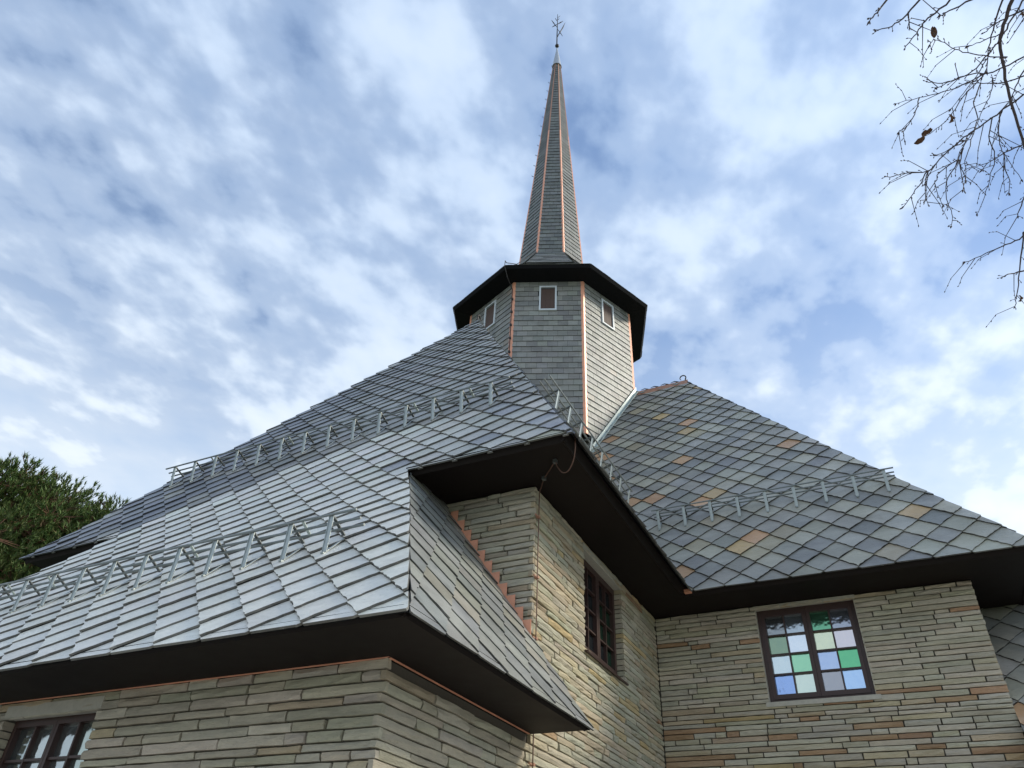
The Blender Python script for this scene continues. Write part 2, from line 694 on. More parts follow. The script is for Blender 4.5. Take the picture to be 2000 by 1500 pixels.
def col_transept(u, s):
    r = random.random()
    if CX + u > 2.3 and r < 0.105 and random.random() < 0.6:
        r = random.uniform(0.3, 1.0)          # the brown slates gather in the upper and inner part
    if r < 0.028:
        c = (0.56, 0.40, 0.19)
    elif r < 0.062:
        c = (0.50, 0.29, 0.145)
    elif r < 0.105:
        c = (0.34, 0.30, 0.205)
    elif r < 0.30:
        c = (0.36, 0.35, 0.28)
    elif r < 0.60:
        c = (0.275, 0.27, 0.235)
    elif r < 0.80:
        c = (0.22, 0.22, 0.21)
    else:
        c = (0.32, 0.315, 0.285)
    return jitter(c, 0.14, 0.02)


def col_side(u, s):
    r = random.random()
    c = (0.225, 0.23, 0.21) if r < 0.5 else (0.185, 0.195, 0.19) if r < 0.82 else (0.25, 0.24, 0.195)
    return jitter(c, 0.12, 0.03)


def pick_end(a):
    lo, up = [], []
    k = 8
    zz = [a.s_up * i / k for i in range(k + 1)]
    rim = [(a.p_porch(a.pr(s)[1]), s) for s in zz]
    rim = [(rim[0][0] + 0.0, -0.025)] + rim
    lo = [(p + 0.012, s) for p, s in rim] + [(-p - 0.012, s) for p, s in rim[::-1]]
    z0 = a.pr(a.s_up)[1]
    up = [(a.p_nave(z0) + 0.015, a.s_up - 0.025), (0.02, a.s_top + 0.02), (-0.02, a.s_top + 0.02), (-a.p_nave(z0) - 0.015, a.s_up - 0.025)]
    pseam = a.p_porch(z0)
    h = 0.218

    def pick(u, s):
        if s + h < a.s_up:
            return [lo]
        if s - h > a.s_up:
            return [up]
        if abs(u) < pseam - 0.28:
            return [None]
        if abs(u) > pseam + 0.28:
            return [up]
        return [lo, up]
    return pick


def pick_poly(poly, grow=0.012):
    c = (sum(p[0] for p in poly) / len(poly), sum(p[1] for p in poly) / len(poly))
    pg = []
    for x, y in poly:
        pg.append((x + grow * (1 if x > c[0] else -1), y + (0 if y > c[1] else -0.025)))
    return lambda u, s: [pg]


def bounds_of(poly):
    return min(p[0] for p in poly), max(p[0] for p in poly), max(p[1] for p in poly)


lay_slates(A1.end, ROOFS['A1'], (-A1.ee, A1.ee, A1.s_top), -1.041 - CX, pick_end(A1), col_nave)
sp = side_poly(A1, A2)
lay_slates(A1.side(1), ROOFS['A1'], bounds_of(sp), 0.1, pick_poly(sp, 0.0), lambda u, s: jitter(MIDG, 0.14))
pp = porch_poly(A1)
lay_slates(A1.porch_side(1), ROOFS['A1p'], bounds_of(pp), CY + 2.6, pick_poly(pp, 0.01), col_side, tilt=0.024, thick=0.012)
sp = side_poly(A2, A1)
lay_slates(A2.side(-1), ROOFS['A2'], bounds_of(sp), 1.276 - CX, pick_poly(sp, 0.012), col_transept, d=0.4425)
lay_slates(A2.end, ROOFS['A2'], (-A2.ee, A2.ee, A2.s_top), 0.1, pick_end(A2), col_transept)
pp = porch_poly(A2)
lay_slates(A2.porch_side(-1), ROOFS['A2p'], bounds_of(pp), 0.1, pick_poly(pp, 0.01), col_transept)
# porch slates belong to the porch roof
fix = []
for p in PIECES['roof_slate']:
    cz = sum(v.z for v in p[4]) / len(p[4])
    par = p[0]
    if cz < ZE - 0.15:
        par = ROOFS['A1p'] if par is ROOFS['A1'] else ROOFS['A2p'] if par is ROOFS['A2'] else par
    fix.append((par, *p[1:]))
PIECES['roof_slate'] = fix

# ------------------------------------------------------------------ eaves: soffit and fascia boards
OX, OY = 0.648, 0.711
m = MB()
m.prism([(-7.75, -OY, ZU), (OX, -OY, ZU), (OX, Y2 - OY, ZU), (XR + OX, Y2 - OY, ZU), (XR + OX, 12.7, ZU), (XR + 0.02, 12.7, ZU),
         (XR + 0.02, Y2 + 0.03, ZU), (-0.03, Y2 + 0.03, ZU), (-0.03, 0.03, ZU), (-7.75, 0.03, ZU)], (0, 0, 0.03))
OCC.append([Vector(v) for v in ((-7.75, -OY, ZU), (OX, -OY, ZU), (OX, 0.03, ZU), (-7.75, 0.03, ZU))])
OCC.append([Vector(v) for v in ((0, -OY, ZU), (OX + .1, -OY, ZU), (OX + .1, Y2 - OY, ZU), (0, Y2 - OY, ZU))])
OCC.append([Vector(v) for v in ((0, Y2 - OY, ZU), (XR + OX, Y2 - OY, ZU), (XR + OX, Y2, ZU), (0, Y2, ZU))])
nave_soffit = m.build('soffit', 'dark_board', church)


def fascia(parent, a, b, out, z, name='fascia', lo=-0.018, hi=0.075, lean=0.055):
    """board along an eave from a to b (xy), leaning outwards"""
    o = Vector((*out, 0)).normalized()
    m = MB()
    for_pts = [Vector((a[0], a[1], z + lo)), Vector((a[0], a[1], z + lo)) + o * 0.012,
               Vector((a[0], a[1], z + hi)) + o * (lean + 0.012), Vector((a[0], a[1], z + hi)) - o * 0.02,
               Vector((a[0], a[1], z + 0.002)) - o * 0.02]
    m.prism(for_pts, Vector((b[0] - a[0], b[1] - a[1], 0)))
    return m.build(name, 'dark_board', parent)


fascia(nave_soffit, (-1.24, -OY), (OX + 0.04, -OY), (0, -1), ZU)
fascia(nave_soffit, (-7.8, -OY), (-5.86, -OY), (0, -1), ZU)
fascia(nave_soffit, (OX, -OY - 0.04), (OX, Y2 - OY), (1, 0), ZU)
fascia(nave_soffit, (OX, Y2 - OY), (XR + OX + 0.04, Y2 - OY), (0, -1), ZU)
fascia(nave_soffit, (XR + OX, Y2 - OY - 0.04), (XR + OX, 12.7), (1, 0), ZU)
PX, PY = 0.548, -2.958
m = MB()
m.prism([(-7.6, PY, ZL), (PX, PY, ZL), (PX, -0.004, ZL), (-0.03, -0.004, ZL), (-0.03, Y0 + 0.03, ZL), (-7.6, Y0 + 0.03, ZL)], (0, 0, 0.025))
porch_soffit = m.build('soffit', 'dark_board', church)
fascia(porch_soffit, (-7.65, PY), (PX + 0.03, PY), (0, -1), ZL, lo=-0.012, hi=0.05, lean=0.045)
fascia(porch_soffit, (PX, PY - 0.03), (PX, -0.002), (1, 0), ZL, lo=-0.012, hi=0.05, lean=0.045)
m = MB()      # closing board where the porch eave ends against the nave
m.prism([(0.0, 0, ZL + 0.0), (PX + 0.05, 0, ZL), (PX + 0.05, 0, ZL + 0.03), (0.0, 0, ZL + 0.78)], (0, 0.02, 0))
m.build('end_board', 'dark_board', porch_soffit)
m = MB()      # copper drip strip between wall head and soffit
m.box((-7.2, Y0 - 0.022, ZL - 0.006), (0.022, Y0 - 0.004, ZL - 0.001))
m.box((0.004, Y0 - 0.02, ZL - 0.006), (0.022, -0.01, ZL - 0.001))
m.build('drip_strip', 'copper', porch_soffit)
m = MB()      # transept porch soffit
QX = XR + 2.95
m.prism([(XR + 0.004, Y2 - PX, ZL), (QX, Y2 - PX, ZL), (QX, 12, ZL), (XR + 2.3, 12, ZL), (XR + 2.3, Y2 + 0.03, ZL), (XR + 0.004, Y2 + 0.03, ZL)], (0, 0, 0.025))
tp_soffit = m.build('soffit', 'dark_board', church)
fascia(tp_soffit, (XR + 0.003, Y2 - PX), (QX, Y2 - PX), (0, -1), ZL, lo=-0.012, hi=0.05, lean=0.045)

# ------------------------------------------------------------------ walls: backing and coursed stones
m = MB()
m.box((-7.06, 0.03, 0), (-0.03, 12, ZU))
nave_wall = m.build('nave_wall', 'mortar', church)
m = MB()
m.box((-7.06, Y0 + 0.03, 0), (-0.03, 0.02, ZL))
porch_wall = m.build('porch_wall', 'mortar', church)
m = MB()
m.box((-0.02, Y2 + 0.03, 0), (XR - 0.03, 11.9, ZU))
transept_wall = m.build('transept_wall', 'mortar', church)
m = MB()
m.box((XR - 0.02, Y2 + 0.04, 0), (XR + 2.27, 11.8, ZL))
m.build('porch_wall', 'mortar', church)
# (the window recesses are cut below by building the backing round them)

COURSES = []
z = 0.0
while z < ZU - 0.03:
    hh = random.choice((0.056, 0.062, 0.066, 0.07, 0.074, 0.080))
    if z + hh > ZU - 0.05:
        hh = ZU - 0.004 - z
    COURSES.append((z, z + hh))
    z += hh


def stone_mesh(O, U, N, u0, u1, z0, z1, proud, back, end_in=0.0):
    L, H = u1 - u0, z1 - z0
    nx = max(2, min(6, int(L / 0.10)))
    rows = []
    for r in range(3):
        row = []
        for i in range(nx + 1):
            f = i / nx
            u = u0 + L * f
            if 0 < i < nx:
                u += random.uniform(-.2, .2) * L / nx
            else:
                u += random.uniform(0, .006) * (1 if i == 0 else -1)
            zz = z0 + H * (0, 0.5, 1)[r]
            if r == 0:
                zz += random.uniform(-0.001, 0.003)
            elif r == 2:
                zz -= random.uniform(-0.001, 0.003)
            else:
                zz += random.uniform(-.14, .14) * H
            dep = proud + (random.uniform(-0.011, 0.004) if r != 1 else random.uniform(-0.006, 0.010))
            if i in (0, nx):
                dep -= random.uniform(0.0, 0.006)
            row.append(O + U * u + N * dep + Vector((0, 0, zz)))
        rows.append(row)
    vs = rows[0] + rows[1] + rows[2]
    n1 = nx + 1
    bk = len(vs)
    for r in (0, 2):
        vs += [p + N * (-back - proud) for p in rows[r]]
    fs = []
    for r in range(2):
        for i in range(nx):
            a = r * n1 + i
            fs.append([a, a + 1, a + n1 + 1, a + n1])
    for i in range(nx):
        fs.append([bk + i, bk + i + 1, i + 1, i])
        a = 2 * n1 + i
        b = bk + n1 + i
        fs.append([a, a + 1, b + 1, b])
    fs.append([bk, 0, n1, 2 * n1, bk + n1])
    fs.append([nx, bk + nx, bk + n1 + nx, 2 * n1 + nx, n1 + nx])
    if U.cross(Vector((0, 0, 1))).dot(N) < 0:
        fs = [f[::-1] for f in fs]
    outline = [rows[0][0], rows[0][-1], rows[2][-1], rows[2][0]]
    return vs, fs, outline


def pal(weights):
    def f(u, z):
        r = random.random() * sum(w_ for w_, c in weights(u, z))
        for w_, c in weights(u, z):
            r -= w_
            if r <= 0:
                return jitter(c, 0.14, 0.035)
        return jitter(weights(u, z)[0][1])
    return f


GREY, OLIVE, TAN, RUST, OCHRE = (0.53, 0.49, 0.39), (0.49, 0.445, 0.335), (0.52, 0.435, 0.30), (0.43, 0.275, 0.165), (0.52, 0.40, 0.22)
pal_porch = pal(lambda u, z: [(5, GREY), (4, (0.49, 0.45, 0.345)), (0.5, TAN)])
pal_nave = pal(lambda u, z: [(4, (0.47, 0.44, 0.33)), (3, OLIVE), (2.2, TAN), (0.8, OCHRE), (0.10, RUST)])


def w_transept(u, z):
    b = max(0.0, min(1.0, (4.55 - z) / 0.5))
    return [(5, GREY), (2.5, OLIVE), (0.8 + 1.2 * b, TAN), (0.2 + 1.7 * b, RUST), (0.2 * b, OCHRE)]


pal_transept = pal(w_transept)


def lay_wall(parent_of, O, U, N, rng, openings, palette, zmin=0.0, zmax=99, keep=None):
    """rng(i, z0, z1) -> (u0, u1) of the course, or None"""
    O, U, N = Vector(O), Vector(U), Vector(N)
    for i, (z0, z1) in enumerate(COURSES):
        zm = (z0 + z1) / 2
        if zm < zmin or zm > zmax:
            continue
        r = rng(i, z0, z1)
        if not r:
            continue
        spans = [r]
        edges = set()
        for (a, b, za, zb) in openings:
            if za < zm < zb:
                new = []
                for s0, s1 in spans:
                    if b <= s0 or a >= s1:
                        new.append((s0, s1))
                        continue
                    if a > s0:
                        new.append((s0, a))
                    if b < s1:
                        new.append((b, s1))
                spans = new
                edges |= {a, b}
        for s0, s1 in spans:
            u = s0
            while u < s1 - 0.02:
                L = random.uniform(.12, .26) if random.random() < 0.16 else random.choice((random.uniform(.28, .55), random.uniform(.35, .75), random.uniform(.55, 1.0)))
                if s1 - (u + L) < 0.12:
                    L = s1 - u
                a, b = u, min(u + L, s1)
                gap = 0.0 if b >= s1 else random.uniform(0.008, 0.014)
                back = 0.17 if (any(abs(a - e) < 1e-6 or abs(b - e) < 1e-6 for e in edges)) else 0.035
                if keep is None or keep(a, b, z0, z1):
                    zj = random.uniform(0.009, 0.014)
                    proud = random.uniform(-0.004, 0.012)
                    vs, fs, ol = stone_mesh(O, U, N, a, b - gap, z0, z1 - zj, proud, back)
                    c = sum(ol, Vector()) / 4
                    piece('wall_stone', parent_of(c), vs, fs, palette((a + b) / 2, zm), ol, N)
                u = b


def even(i):
    return i % 2 == 0


WIN_P = (-4.05, -2.86, 1.85, 3.065)                 # porch window: x0, x1, z0, z1
WIN_N = (1.48, 2.85, 4.435, 5.665)                  # nave window (along y)
WIN_T = (1.52, 2.855, 4.455, 5.745)                 # transept window
lay_wall(lambda c: porch_wall, (0, Y0, 0), (1, 0, 0), (0, -1, 0),
         lambda i, a, b: (-7.0, 0.010 if even(i) else -0.036), [WIN_P], pal_porch, zmax=ZL - 0.02)


def nave_roof_line(x):
    return ZL + (0.62 - x) * PORCH_T


lay_wall(lambda c: nave_wall, (0, 0, 0), (1, 0, 0), (0, -1, 0),
         lambda i, a, b: (-1.45, 0.010 if even(i) else -0.036), [], pal_porch, zmin=ZL,
         keep=lambda a, b, z0, z1: z1 > nave_roof_line(b) - 0.05)


def rng_side(i, z0, z1):
    s = 0.036 if even(i) else -0.012
    return ((Y0 if z1 < ZL else 0.0) + s, Y2 - 0.004)


lay_wall(lambda c: porch_wall if c.y < 0 else nave_wall, (0, 0, 0), (0, 1, 0), (1, 0, 0), rng_side, [WIN_N],
         lambda u, z: pal_porch(u, z) if u < -0.2 else pal_nave(u, z))
lay_wall(lambda c: transept_wall, (0, Y2, 0), (1, 0, 0), (0, -1, 0),
         lambda i, a, b: (0.012, XR + random.uniform(-0.006, 0.008)), [WIN_T], pal_transept)

# ------------------------------------------------------------------ windows
TINT = {}


def tint(c, metal=0.9, rough=0.10):
    key = (c, metal)
    if key not in TINT:
        glass('glass_%d' % len(TINT), c, metal, rough)
        TINT[key] = 'glass_%d' % len(TINT)
    return TINT[key]


def window(O, U, N, u0, u1, z0, z1, recess, panes, sill, lintel, jambs, metal=0.9, slim=1.0):
    O, U, N = Vector(O), Vector(U), Vector(N)

    def P(u, z, d):
        return O + U * u + N * d + Vector((0, 0, z))

    def slab(m, ua, ub, za, zb, da, db):
        m.prism([P(ua, za, da), P(ub, za, da), P(ub, zb, da), P(ua, zb, da)], N * (db - da))
    m = MB()
    fw, d0, d1 = 0.045 * slim, -recess - 0.09, -recess
    slab(m, u0, u0 + fw, z0, z1, d0, d1)
    slab(m, u1 - fw, u1, z0, z1, d0, d1)
    slab(m, u0 + fw, u1 - fw, z0, z0 + fw, d0, d1)
    slab(m, u0 + fw, u1 - fw, z1 - fw, z1, d0, d1)
    org = P((u0 + u1) / 2, z0, -recess)
    win = m.build('window', 'window_wood', church, origin=org)
    um = (u0 + u1) / 2
    for k, (a, b) in enumerate(((u0 + fw + .003, um - .002), (um + .002, u1 - fw - .003))):
        za, zb, sw = z0 + fw + .003, z1 - fw - .003, 0.052 * slim
        s0, s1 = -recess - 0.065, -recess + 0.012
        m = MB()
        slab(m, a, a + sw, za, zb, s0, s1)
        slab(m, b - sw, b, za, zb, s0, s1)
        slab(m, a + sw, b - sw, za, za + sw + .01, s0, s1)
        slab(m, a + sw, b - sw, zb - sw, zb, s0, s1)
        m.build('sash', 'window_wood', win)
        gu0, gu1, gz0, gz1 = a + sw, b - sw, za + sw + .01, zb - sw
        mw = 0.020
        mid = (gu0 + gu1) / 2
        m = MB()
        slab(m, mid - mw / 2, mid + mw / 2, gz0, gz1, s0 + .012, s1 - .012)
        m.build('glazing_bar', 'window_wood', win)
        for r in range(1, 4):
            zc_ = gz0 + (gz1 - gz0) * r / 4
            m = MB()
            slab(m, gu0, mid - mw / 2, zc_ - mw / 2, zc_ + mw / 2, s0 + .014, s1 - .015)
            slab(m, mid + mw / 2, gu1, zc_ - mw / 2, zc_ + mw / 2, s0 + .014, s1 - .015)
            m.build('glazing_bar', 'window_wood', win)
        for r in range(4):
            for c in range(2):
                ua, ub = (gu0, mid - mw / 2) if c == 0 else (mid + mw / 2, gu1)
                zc0 = gz0 + (gz1 - gz0) * r / 4 + (mw / 2 if r else 0)
                zc1 = gz0 + (gz1 - gz0) * (r + 1) / 4 - (mw / 2 if r < 3 else 0)
                m = MB()
                tl = random.uniform(-.0015, .0015)
                slab(m, ua, ub, zc0, zc1, s0 + .016 + tl, s0 + .022 + tl)
                m.build('pane', tint(tuple(0.86 * x for x in panes[3 - r][k * 2 + c]), metal), win)
    if sill == 'stone':
        m = MB()
        slab(m, u0 - .05, u1 + .06, z0 - .062, z0 - .003, -recess - .09, 0.022)
        m.build('sill', 'concrete', win)
    elif sill == 'metal':
        m = MB()
        m.prism([P(u0 - .03, z0 - .001, -recess), P(u0 - .03, z0 - .018, -recess), P(u0 - .03, z0 - .05, .035), P(u0 - .03, z0 - .03, .04)], U * (u1 - u0 + .06))
        m.build('sill', 'window_wood', win)
    if lintel:
        m = MB()
        slab(m, u0 - .03, u1 + .03, z1 + .002, z1 + lintel, -recess - .09, 0.004)
        m.build('lintel', 'concrete', win)
    if jambs:
        for ua, ub in ((u0 - .014, u0 - .001), (u1 + .001, u1 + .014)):
            m = MB()
            slab(m, ua, ub, z0, z1, -recess - .05, -0.004)
            m.build('jamb', 'concrete', win)
    return win


D0, DG = (0.10, 0.11, 0.12), (0.10, 0.30, 0.16)
PT = [[(0.30, 0.33, 0.35), (0.45, 0.52, 0.58), (0.18, 0.46, 0.29), (0.38, 0.42, 0.50)],
      [(0.27, 0.38, 0.28), (0.78, 0.85, 0.93), (0.74, 0.80, 0.60), (0.72, 0.68, 0.72)],
      [(0.66, 0.77, 0.81), (0.36, 0.70, 0.47), (0.47, 0.59, 0.83), (0.17, 0.56, 0.30)],
      [(0.34, 0.49, 0.84), (0.68, 0.79, 0.71), (0.40, 0.41, 0.45), (0.47, 0.66, 0.93)]]
window((0, Y2, 0), (1, 0, 0), (0, -1, 0), *WIN_T, 0.085, PT, 'stone', 0.045, True)
PN = [[(0.10, 0.12, 0.13)] * 4 for _ in range(4)]
for r_, c_ in ((1, 2), (2, 2), (1, 3), (2, 3), (3, 3)):
    PN[r_][c_] = (0.07, 0.20, 0.12)
window((0, 0, 0), (0, 1, 0), (1, 0, 0), *WIN_N, 0.10, PN, 'metal', 0.09, False, 0.85)
PP = [[(0.40, 0.45, 0.45), (0.48, 0.52, 0.51), (0.46, 0.50, 0.50), (0.44, 0.50, 0.46)] for _ in range(4)]
PP[2] = [(0.50, 0.62, 0.72), (0.58, 0.62, 0.66), (0.55, 0.62, 0.62), (0.40, 0.62, 0.48)]
window((0, Y0, 0), (1, 0, 0), (0, -1, 0), *WIN_P, 0.10, PP, 'stone', 0.10, False, 0.9, 0.62)
# backing boards are cut back behind the windows
for wall, boxes in ((porch_wall, [((WIN_P[0] - .01, Y0 - .5, WIN_P[2] - .01), (WIN_P[1] + .01, Y0 + .30, WIN_P[3] + .01))]),
                    (nave_wall, [((-.30, WIN_N[0] - .01, WIN_N[2] - .01), (.5, WIN_N[1] + .01, WIN_N[3] + .01))]),
                    (transept_wall, [((WIN_T[0] - .01, Y2 - .5, WIN_T[2] - .01), (WIN_T[1] + .01, Y2 + .30, WIN_T[3] + .01))])):
    for lo, hi in boxes:
        cb = MB()
        cb.box(lo, hi)
        cm = make_mesh('cut', cb.v, cb.f)
        bm1 = bmesh.new()
        bm1.from_mesh(cm)
        bmesh.ops.recalc_face_normals(bm1, faces=bm1.faces)
        bm1.to_mesh(cm)
        bm1.free()
        co = bpy.data.objects.new('cut', cm)
        COL.objects.link(co)
        bm2 = bmesh.new()
        bm2.from_mesh(wall.data)
        bmesh.ops.recalc_face_normals(bm2, faces=bm2.faces)
        bm2.to_mesh(wall.data)
        bm2.free()
        md = wall.modifiers.new('recess', 'BOOLEAN')
        md.operation = 'DIFFERENCE'
        md.object = co
        dg = bpy.context.evaluated_depsgraph_get()
        new = bpy.data.meshes.new_from_object(wall.evaluated_get(dg))
        wall.modifiers.clear()
        wall.data = new
        bpy.data.objects.remove(co)

# ------------------------------------------------------------------ copper step flashing, lead and copper trims
root = None
xs = -1.06
k = 0
while xs < -0.01:
    wd = 0.098
    x1 = min(xs + wd, 0.012)
    m = MB()
    zt = nave_roof_line(xs) + 0.055
    y = -0.026 - 0.0025 * (k % 2)
    m.prism([(xs, y, nave_roof_line(xs) - 0.03), (x1, y, nave_roof_line(x1) - 0.03), (x1, y, zt), (xs, y, zt)], (0, -0.004, 0))
    m.box((x1 - 0.004, y - 0.007, nave_roof_line(x1)), (x1, y - 0.0042, zt))
    o = m.build('step_flashing', 'copper', nave_wall if root is None else nave_wall, origin=(xs, y, zt))
    xs += wd
    k += 1


def roof_z(x, y):
    """height of the crossing roofs above (x, y)"""
    z = 0.0
    for a in (A1, A2, A3, A4):
        v = Vector((x - CX, y - CY, 0))
        p, q = abs(v.dot(a.ep)), v.dot(a.eq)
        if q >= 0 and p <= a.ee:
            z = max(z, ZE + (a.ee - p) / a.ee * (ZR - ZE))
    return z


m = MB()
m.box((0.70, Y2 - OY - 0.11, ZU + 0.005), (0.80, Y2 - OY - 0.05, ZU + 0.055))
m.prism([(0.715, Y2 - OY - 0.05, ZU + 0.03), (0.80, Y2 - OY - 0.05, ZU + 0.03), (0.50, Y2 - OY + 0.33, ZU + 0.40), (0.44, Y2 - OY + 0.33, ZU + 0.40)], (0, 0, 0.006))
m.build('valley_gutter', 'copper', ROOFS['A2'])
m = MB()      # copper capping on the transept ridge
xr0, xr1 = CX + 2.3, CX + A2.q_apex
m.prism([(xr0, CY - .11, ZR - .12), (xr0, CY - .12, ZR - .14), (xr0, CY, ZR + .07), (xr0, CY + .12, ZR - .14), (xr0, CY + .11, ZR - .12), (xr0, CY, ZR + .05)], (xr1 - xr0 + .05, 0, 0))
m.build('ridge_cap', 'old_copper', ROOFS['A2'])
m = MB()
yr0, yr1 = CY - 2.3, CY - A1.q_apex
m.prism([(CX - .11, yr0, ZR - .12), (CX - .12, yr0, ZR - .14), (CX, yr0, ZR + .07), (CX + .12, yr0, ZR - .14), (CX + .11, yr0, ZR - .12), (CX, yr0, ZR + .05)], (0, yr1 - yr0 + .05, 0))
m.build('ridge_cap', 'old_copper', ROOFS['A1'])


def hook(base, along, parent):
    """little wrought iron curl at a ridge end, with a row of short barbs behind it"""
    b, d = Vector(base), Vector(along).normalized()
    m = MB()
    pts = [b + Vector((0, 0, -.1)), b + Vector((0, 0, 0.03))]
    for i in range(11):
        a = math.radians(-40 + 27 * i)
        pts.append(b + d * (0.075 * math.cos(a) - 0.06) + Vector((0, 0, 0.12 + 0.075 * math.sin(a))))
    m.tube(pts, [0.018] * 3 + [0.016] * 8 + [0.010, 0.006], 6)
    o = m.build('ridge_hook', 'iron', parent)
    for i in range(5):
        m = MB()
        p = b - d * (0.18 + 0.26 * i) + Vector((0, 0, 0.03))
        m.tube([p, p + d * -0.10 + Vector((0, 0, 0.045)), p + d * -0.20 + Vector((0, 0, 0.03))], [0.016, 0.013, 0.006], 5)
        m.build('ridge_barb', 'iron', parent)
    return o


hook((xr1, CY, ZR + 0.03), (1, 0, 0), ROOFS['A2'])
hook((CX, yr1, ZR + 0.03), (0, -1, 0), ROOFS['A1'])
m = MB()
m.tube([A2.W(-1.02, 7.06, ZE + 2.42 - 0.45), A2.W(-1.02, 7.06, ZE + 2.42 - 0.05)], 0.012, 5)
# ------------------------------------------------------------------ tower
ZT0, ZT1 = 11.0, 15.85
RT, RE = 2.39, 2.89


def octv(r, k, z, c=(CX, CY)):
    a = math.radians(45 * k)
    return Vector((c[0] + r * math.cos(a), c[1] + r * math.sin(a), z))


m = MB()
ring0, ring1 = [octv(RT, k, ZT0) for k in range(8)], [octv(RT, k, ZT1) for k in range(8)]
for k in range(8):
    f = [ring0[k], ring0[(k + 1) % 8], ring1[(k + 1) % 8], ring1[k]]
    m.poly(f)
    OCC.append(f)
tower = m.build('tower', 'roof_deck', church)


def col_tower(u, z):
    r = random.random()
    c = (0.235, 0.235, 0.215) if r < 0.55 else (0.20, 0.20, 0.19) if r < 0.85 else (0.26, 0.26, 0.24)
    if random.random() < 0.02:
        c = (0.27, 0.235, 0.20)
    return jitter(c, 0.17, 0.025)


def shingle_face(b0, b1, t0, t1, rowh, wid, parent, margin, hole=None, hide=None, colour=col_tower, thick=0.010):
    """running bond of slates over the face b0 b1 t1 t0 (b0 -> b1 counter-clockwise seen from above)"""
    b0, b1, t0, t1 = (Vector(v) for v in (b0, b1, t0, t1))
    up = ((t0 + t1) / 2 - (b0 + b1) / 2)
    H = up.length
    rows = int(H / rowh + 0.5)
    along = (b1 - b0).normalized()
    nrm = along.cross(up).normalized()
    for r in range(rows):
        f0, f1 = r / rows, (r + 1) / rows
        L0, R0 = b0.lerp(t0, f0), b1.lerp(t1, f0)
        L1, R1 = b0.lerp(t0, f1), b1.lerp(t1, f1)
        W0 = (R0 - L0).length - 2 * margin
        if W0 < 0.03:
            continue
        mid = (L0 + R0) / 2
        n = max(1, int(W0 / wid + 0.5))
        w_ = wid if n > 1 else W0
        start = -W0 / 2 - (w_ * 0.5 if r % 2 else 0) - random.uniform(0, .02)
        cuts = [-W0 / 2]
        x = start + w_
        while x < W0 / 2 - 0.04:
            if x > -W0 / 2 + 0.04:
                cuts.append(x + random.uniform(-.012, .012))
            x += w_
        cuts.append(W0 / 2)
        midt = (L1 + R1) / 2
        shrink = max(((R1 - L1).length - 2 * margin) / max(W0, 1e-6), 0.0)
        for a, b in zip(cuts, cuts[1:]):
            a2, b2 = a + 0.002, b - 0.003
            zc_ = (mid.z + midt.z) / 2
            if hole and a2 < hole[1] and b2 > hole[0] and zc_ > hole[2] and zc_ < hole[3]:
                if a2 < hole[0] - 0.03:
                    b2 = hole[0]
                elif b2 > hole[1] + 0.03:
                    a2 = hole[1]
                else:
                    continue
            hb, ht = 0.021 + random.uniform(-.003, .004), 0.006
            dz = random.uniform(-.004, .004)
            q = [mid + along * a2 - up.normalized() * (0.004 + dz), mid + along * b2 - up.normalized() * (0.004 + dz),
                 midt + along * (b2 * shrink), midt + along * (a2 * shrink)]
            if hide and all(hide(p) for p in q):
                continue
            top = [q[0] + nrm * hb, q[1] + nrm * hb, q[2] + nrm * ht, q[3] + nrm * ht]
            vs = top + [p - nrm * thick for p in top]
            fs = [[0, 1, 2, 3], [0, 4, 5, 1], [1, 5, 6, 2], [3, 7, 4, 0]]
            piece('tower_slate', parent, vs, fs, colour(a, zc_), top, nrm)


HW, HZ0, HZ1 = 0.23, 14.80, 15.67
for k in range(8):
    b0, b1 = octv(RT, k, ZT0), octv(RT, k + 1, ZT0)
    t0, t1 = octv(RT, k, ZT1), octv(RT, k + 1, ZT1)
    shingle_face(b0, b1, t0, t1, 0.174, 0.255, tower, 0.045, (-HW, HW, HZ0 - .03, HZ1 + .03),
                 lambda p: p.z < roof_z(p.x, p.y) - 0.06)
    # louvred hatch in each face
    al = (b1 - b0).normalized()
    nr = al.cross(Vector((0, 0, 1))).normalized()
    mid = (b0 + b1) / 2

    def Q(u, z, d):
        return Vector((mid.x, mid.y, 0)) + al * u + nr * d + Vector((0, 0, z))
    m = MB()
    fwid = 0.045
    for ua, ub, za, zb in ((-HW, -HW + fwid, HZ0, HZ1), (HW - fwid, HW, HZ0, HZ1), (-HW + fwid, HW - fwid, HZ0, HZ0 + fwid), (-HW + fwid, HW - fwid, HZ1 - fwid, HZ1)):
        m.prism([Q(ua, za, -0.02), Q(ub, za, -0.02), Q(ub, zb, -0.02), Q(ua, zb, -0.02)], nr * 0.065)
    hw = m.build('hatch', 'white_paint', tower, origin=Q(0, HZ0, 0))
    for i, (ua, ub) in enumerate(((-HW + fwid, -0.062), (-0.058, 0.058), (0.062, HW - fwid))):
        m = MB()
        m.prism([Q(ua, HZ0 + fwid, 0.006), Q(ub, HZ0 + fwid, 0.006), Q(ub, HZ1 - fwid - .05, 0.006), Q(ua, HZ1 - fwid - .05, 0.006)], nr * 0.010)
        m.build('board', 'hatch_wood', hw)


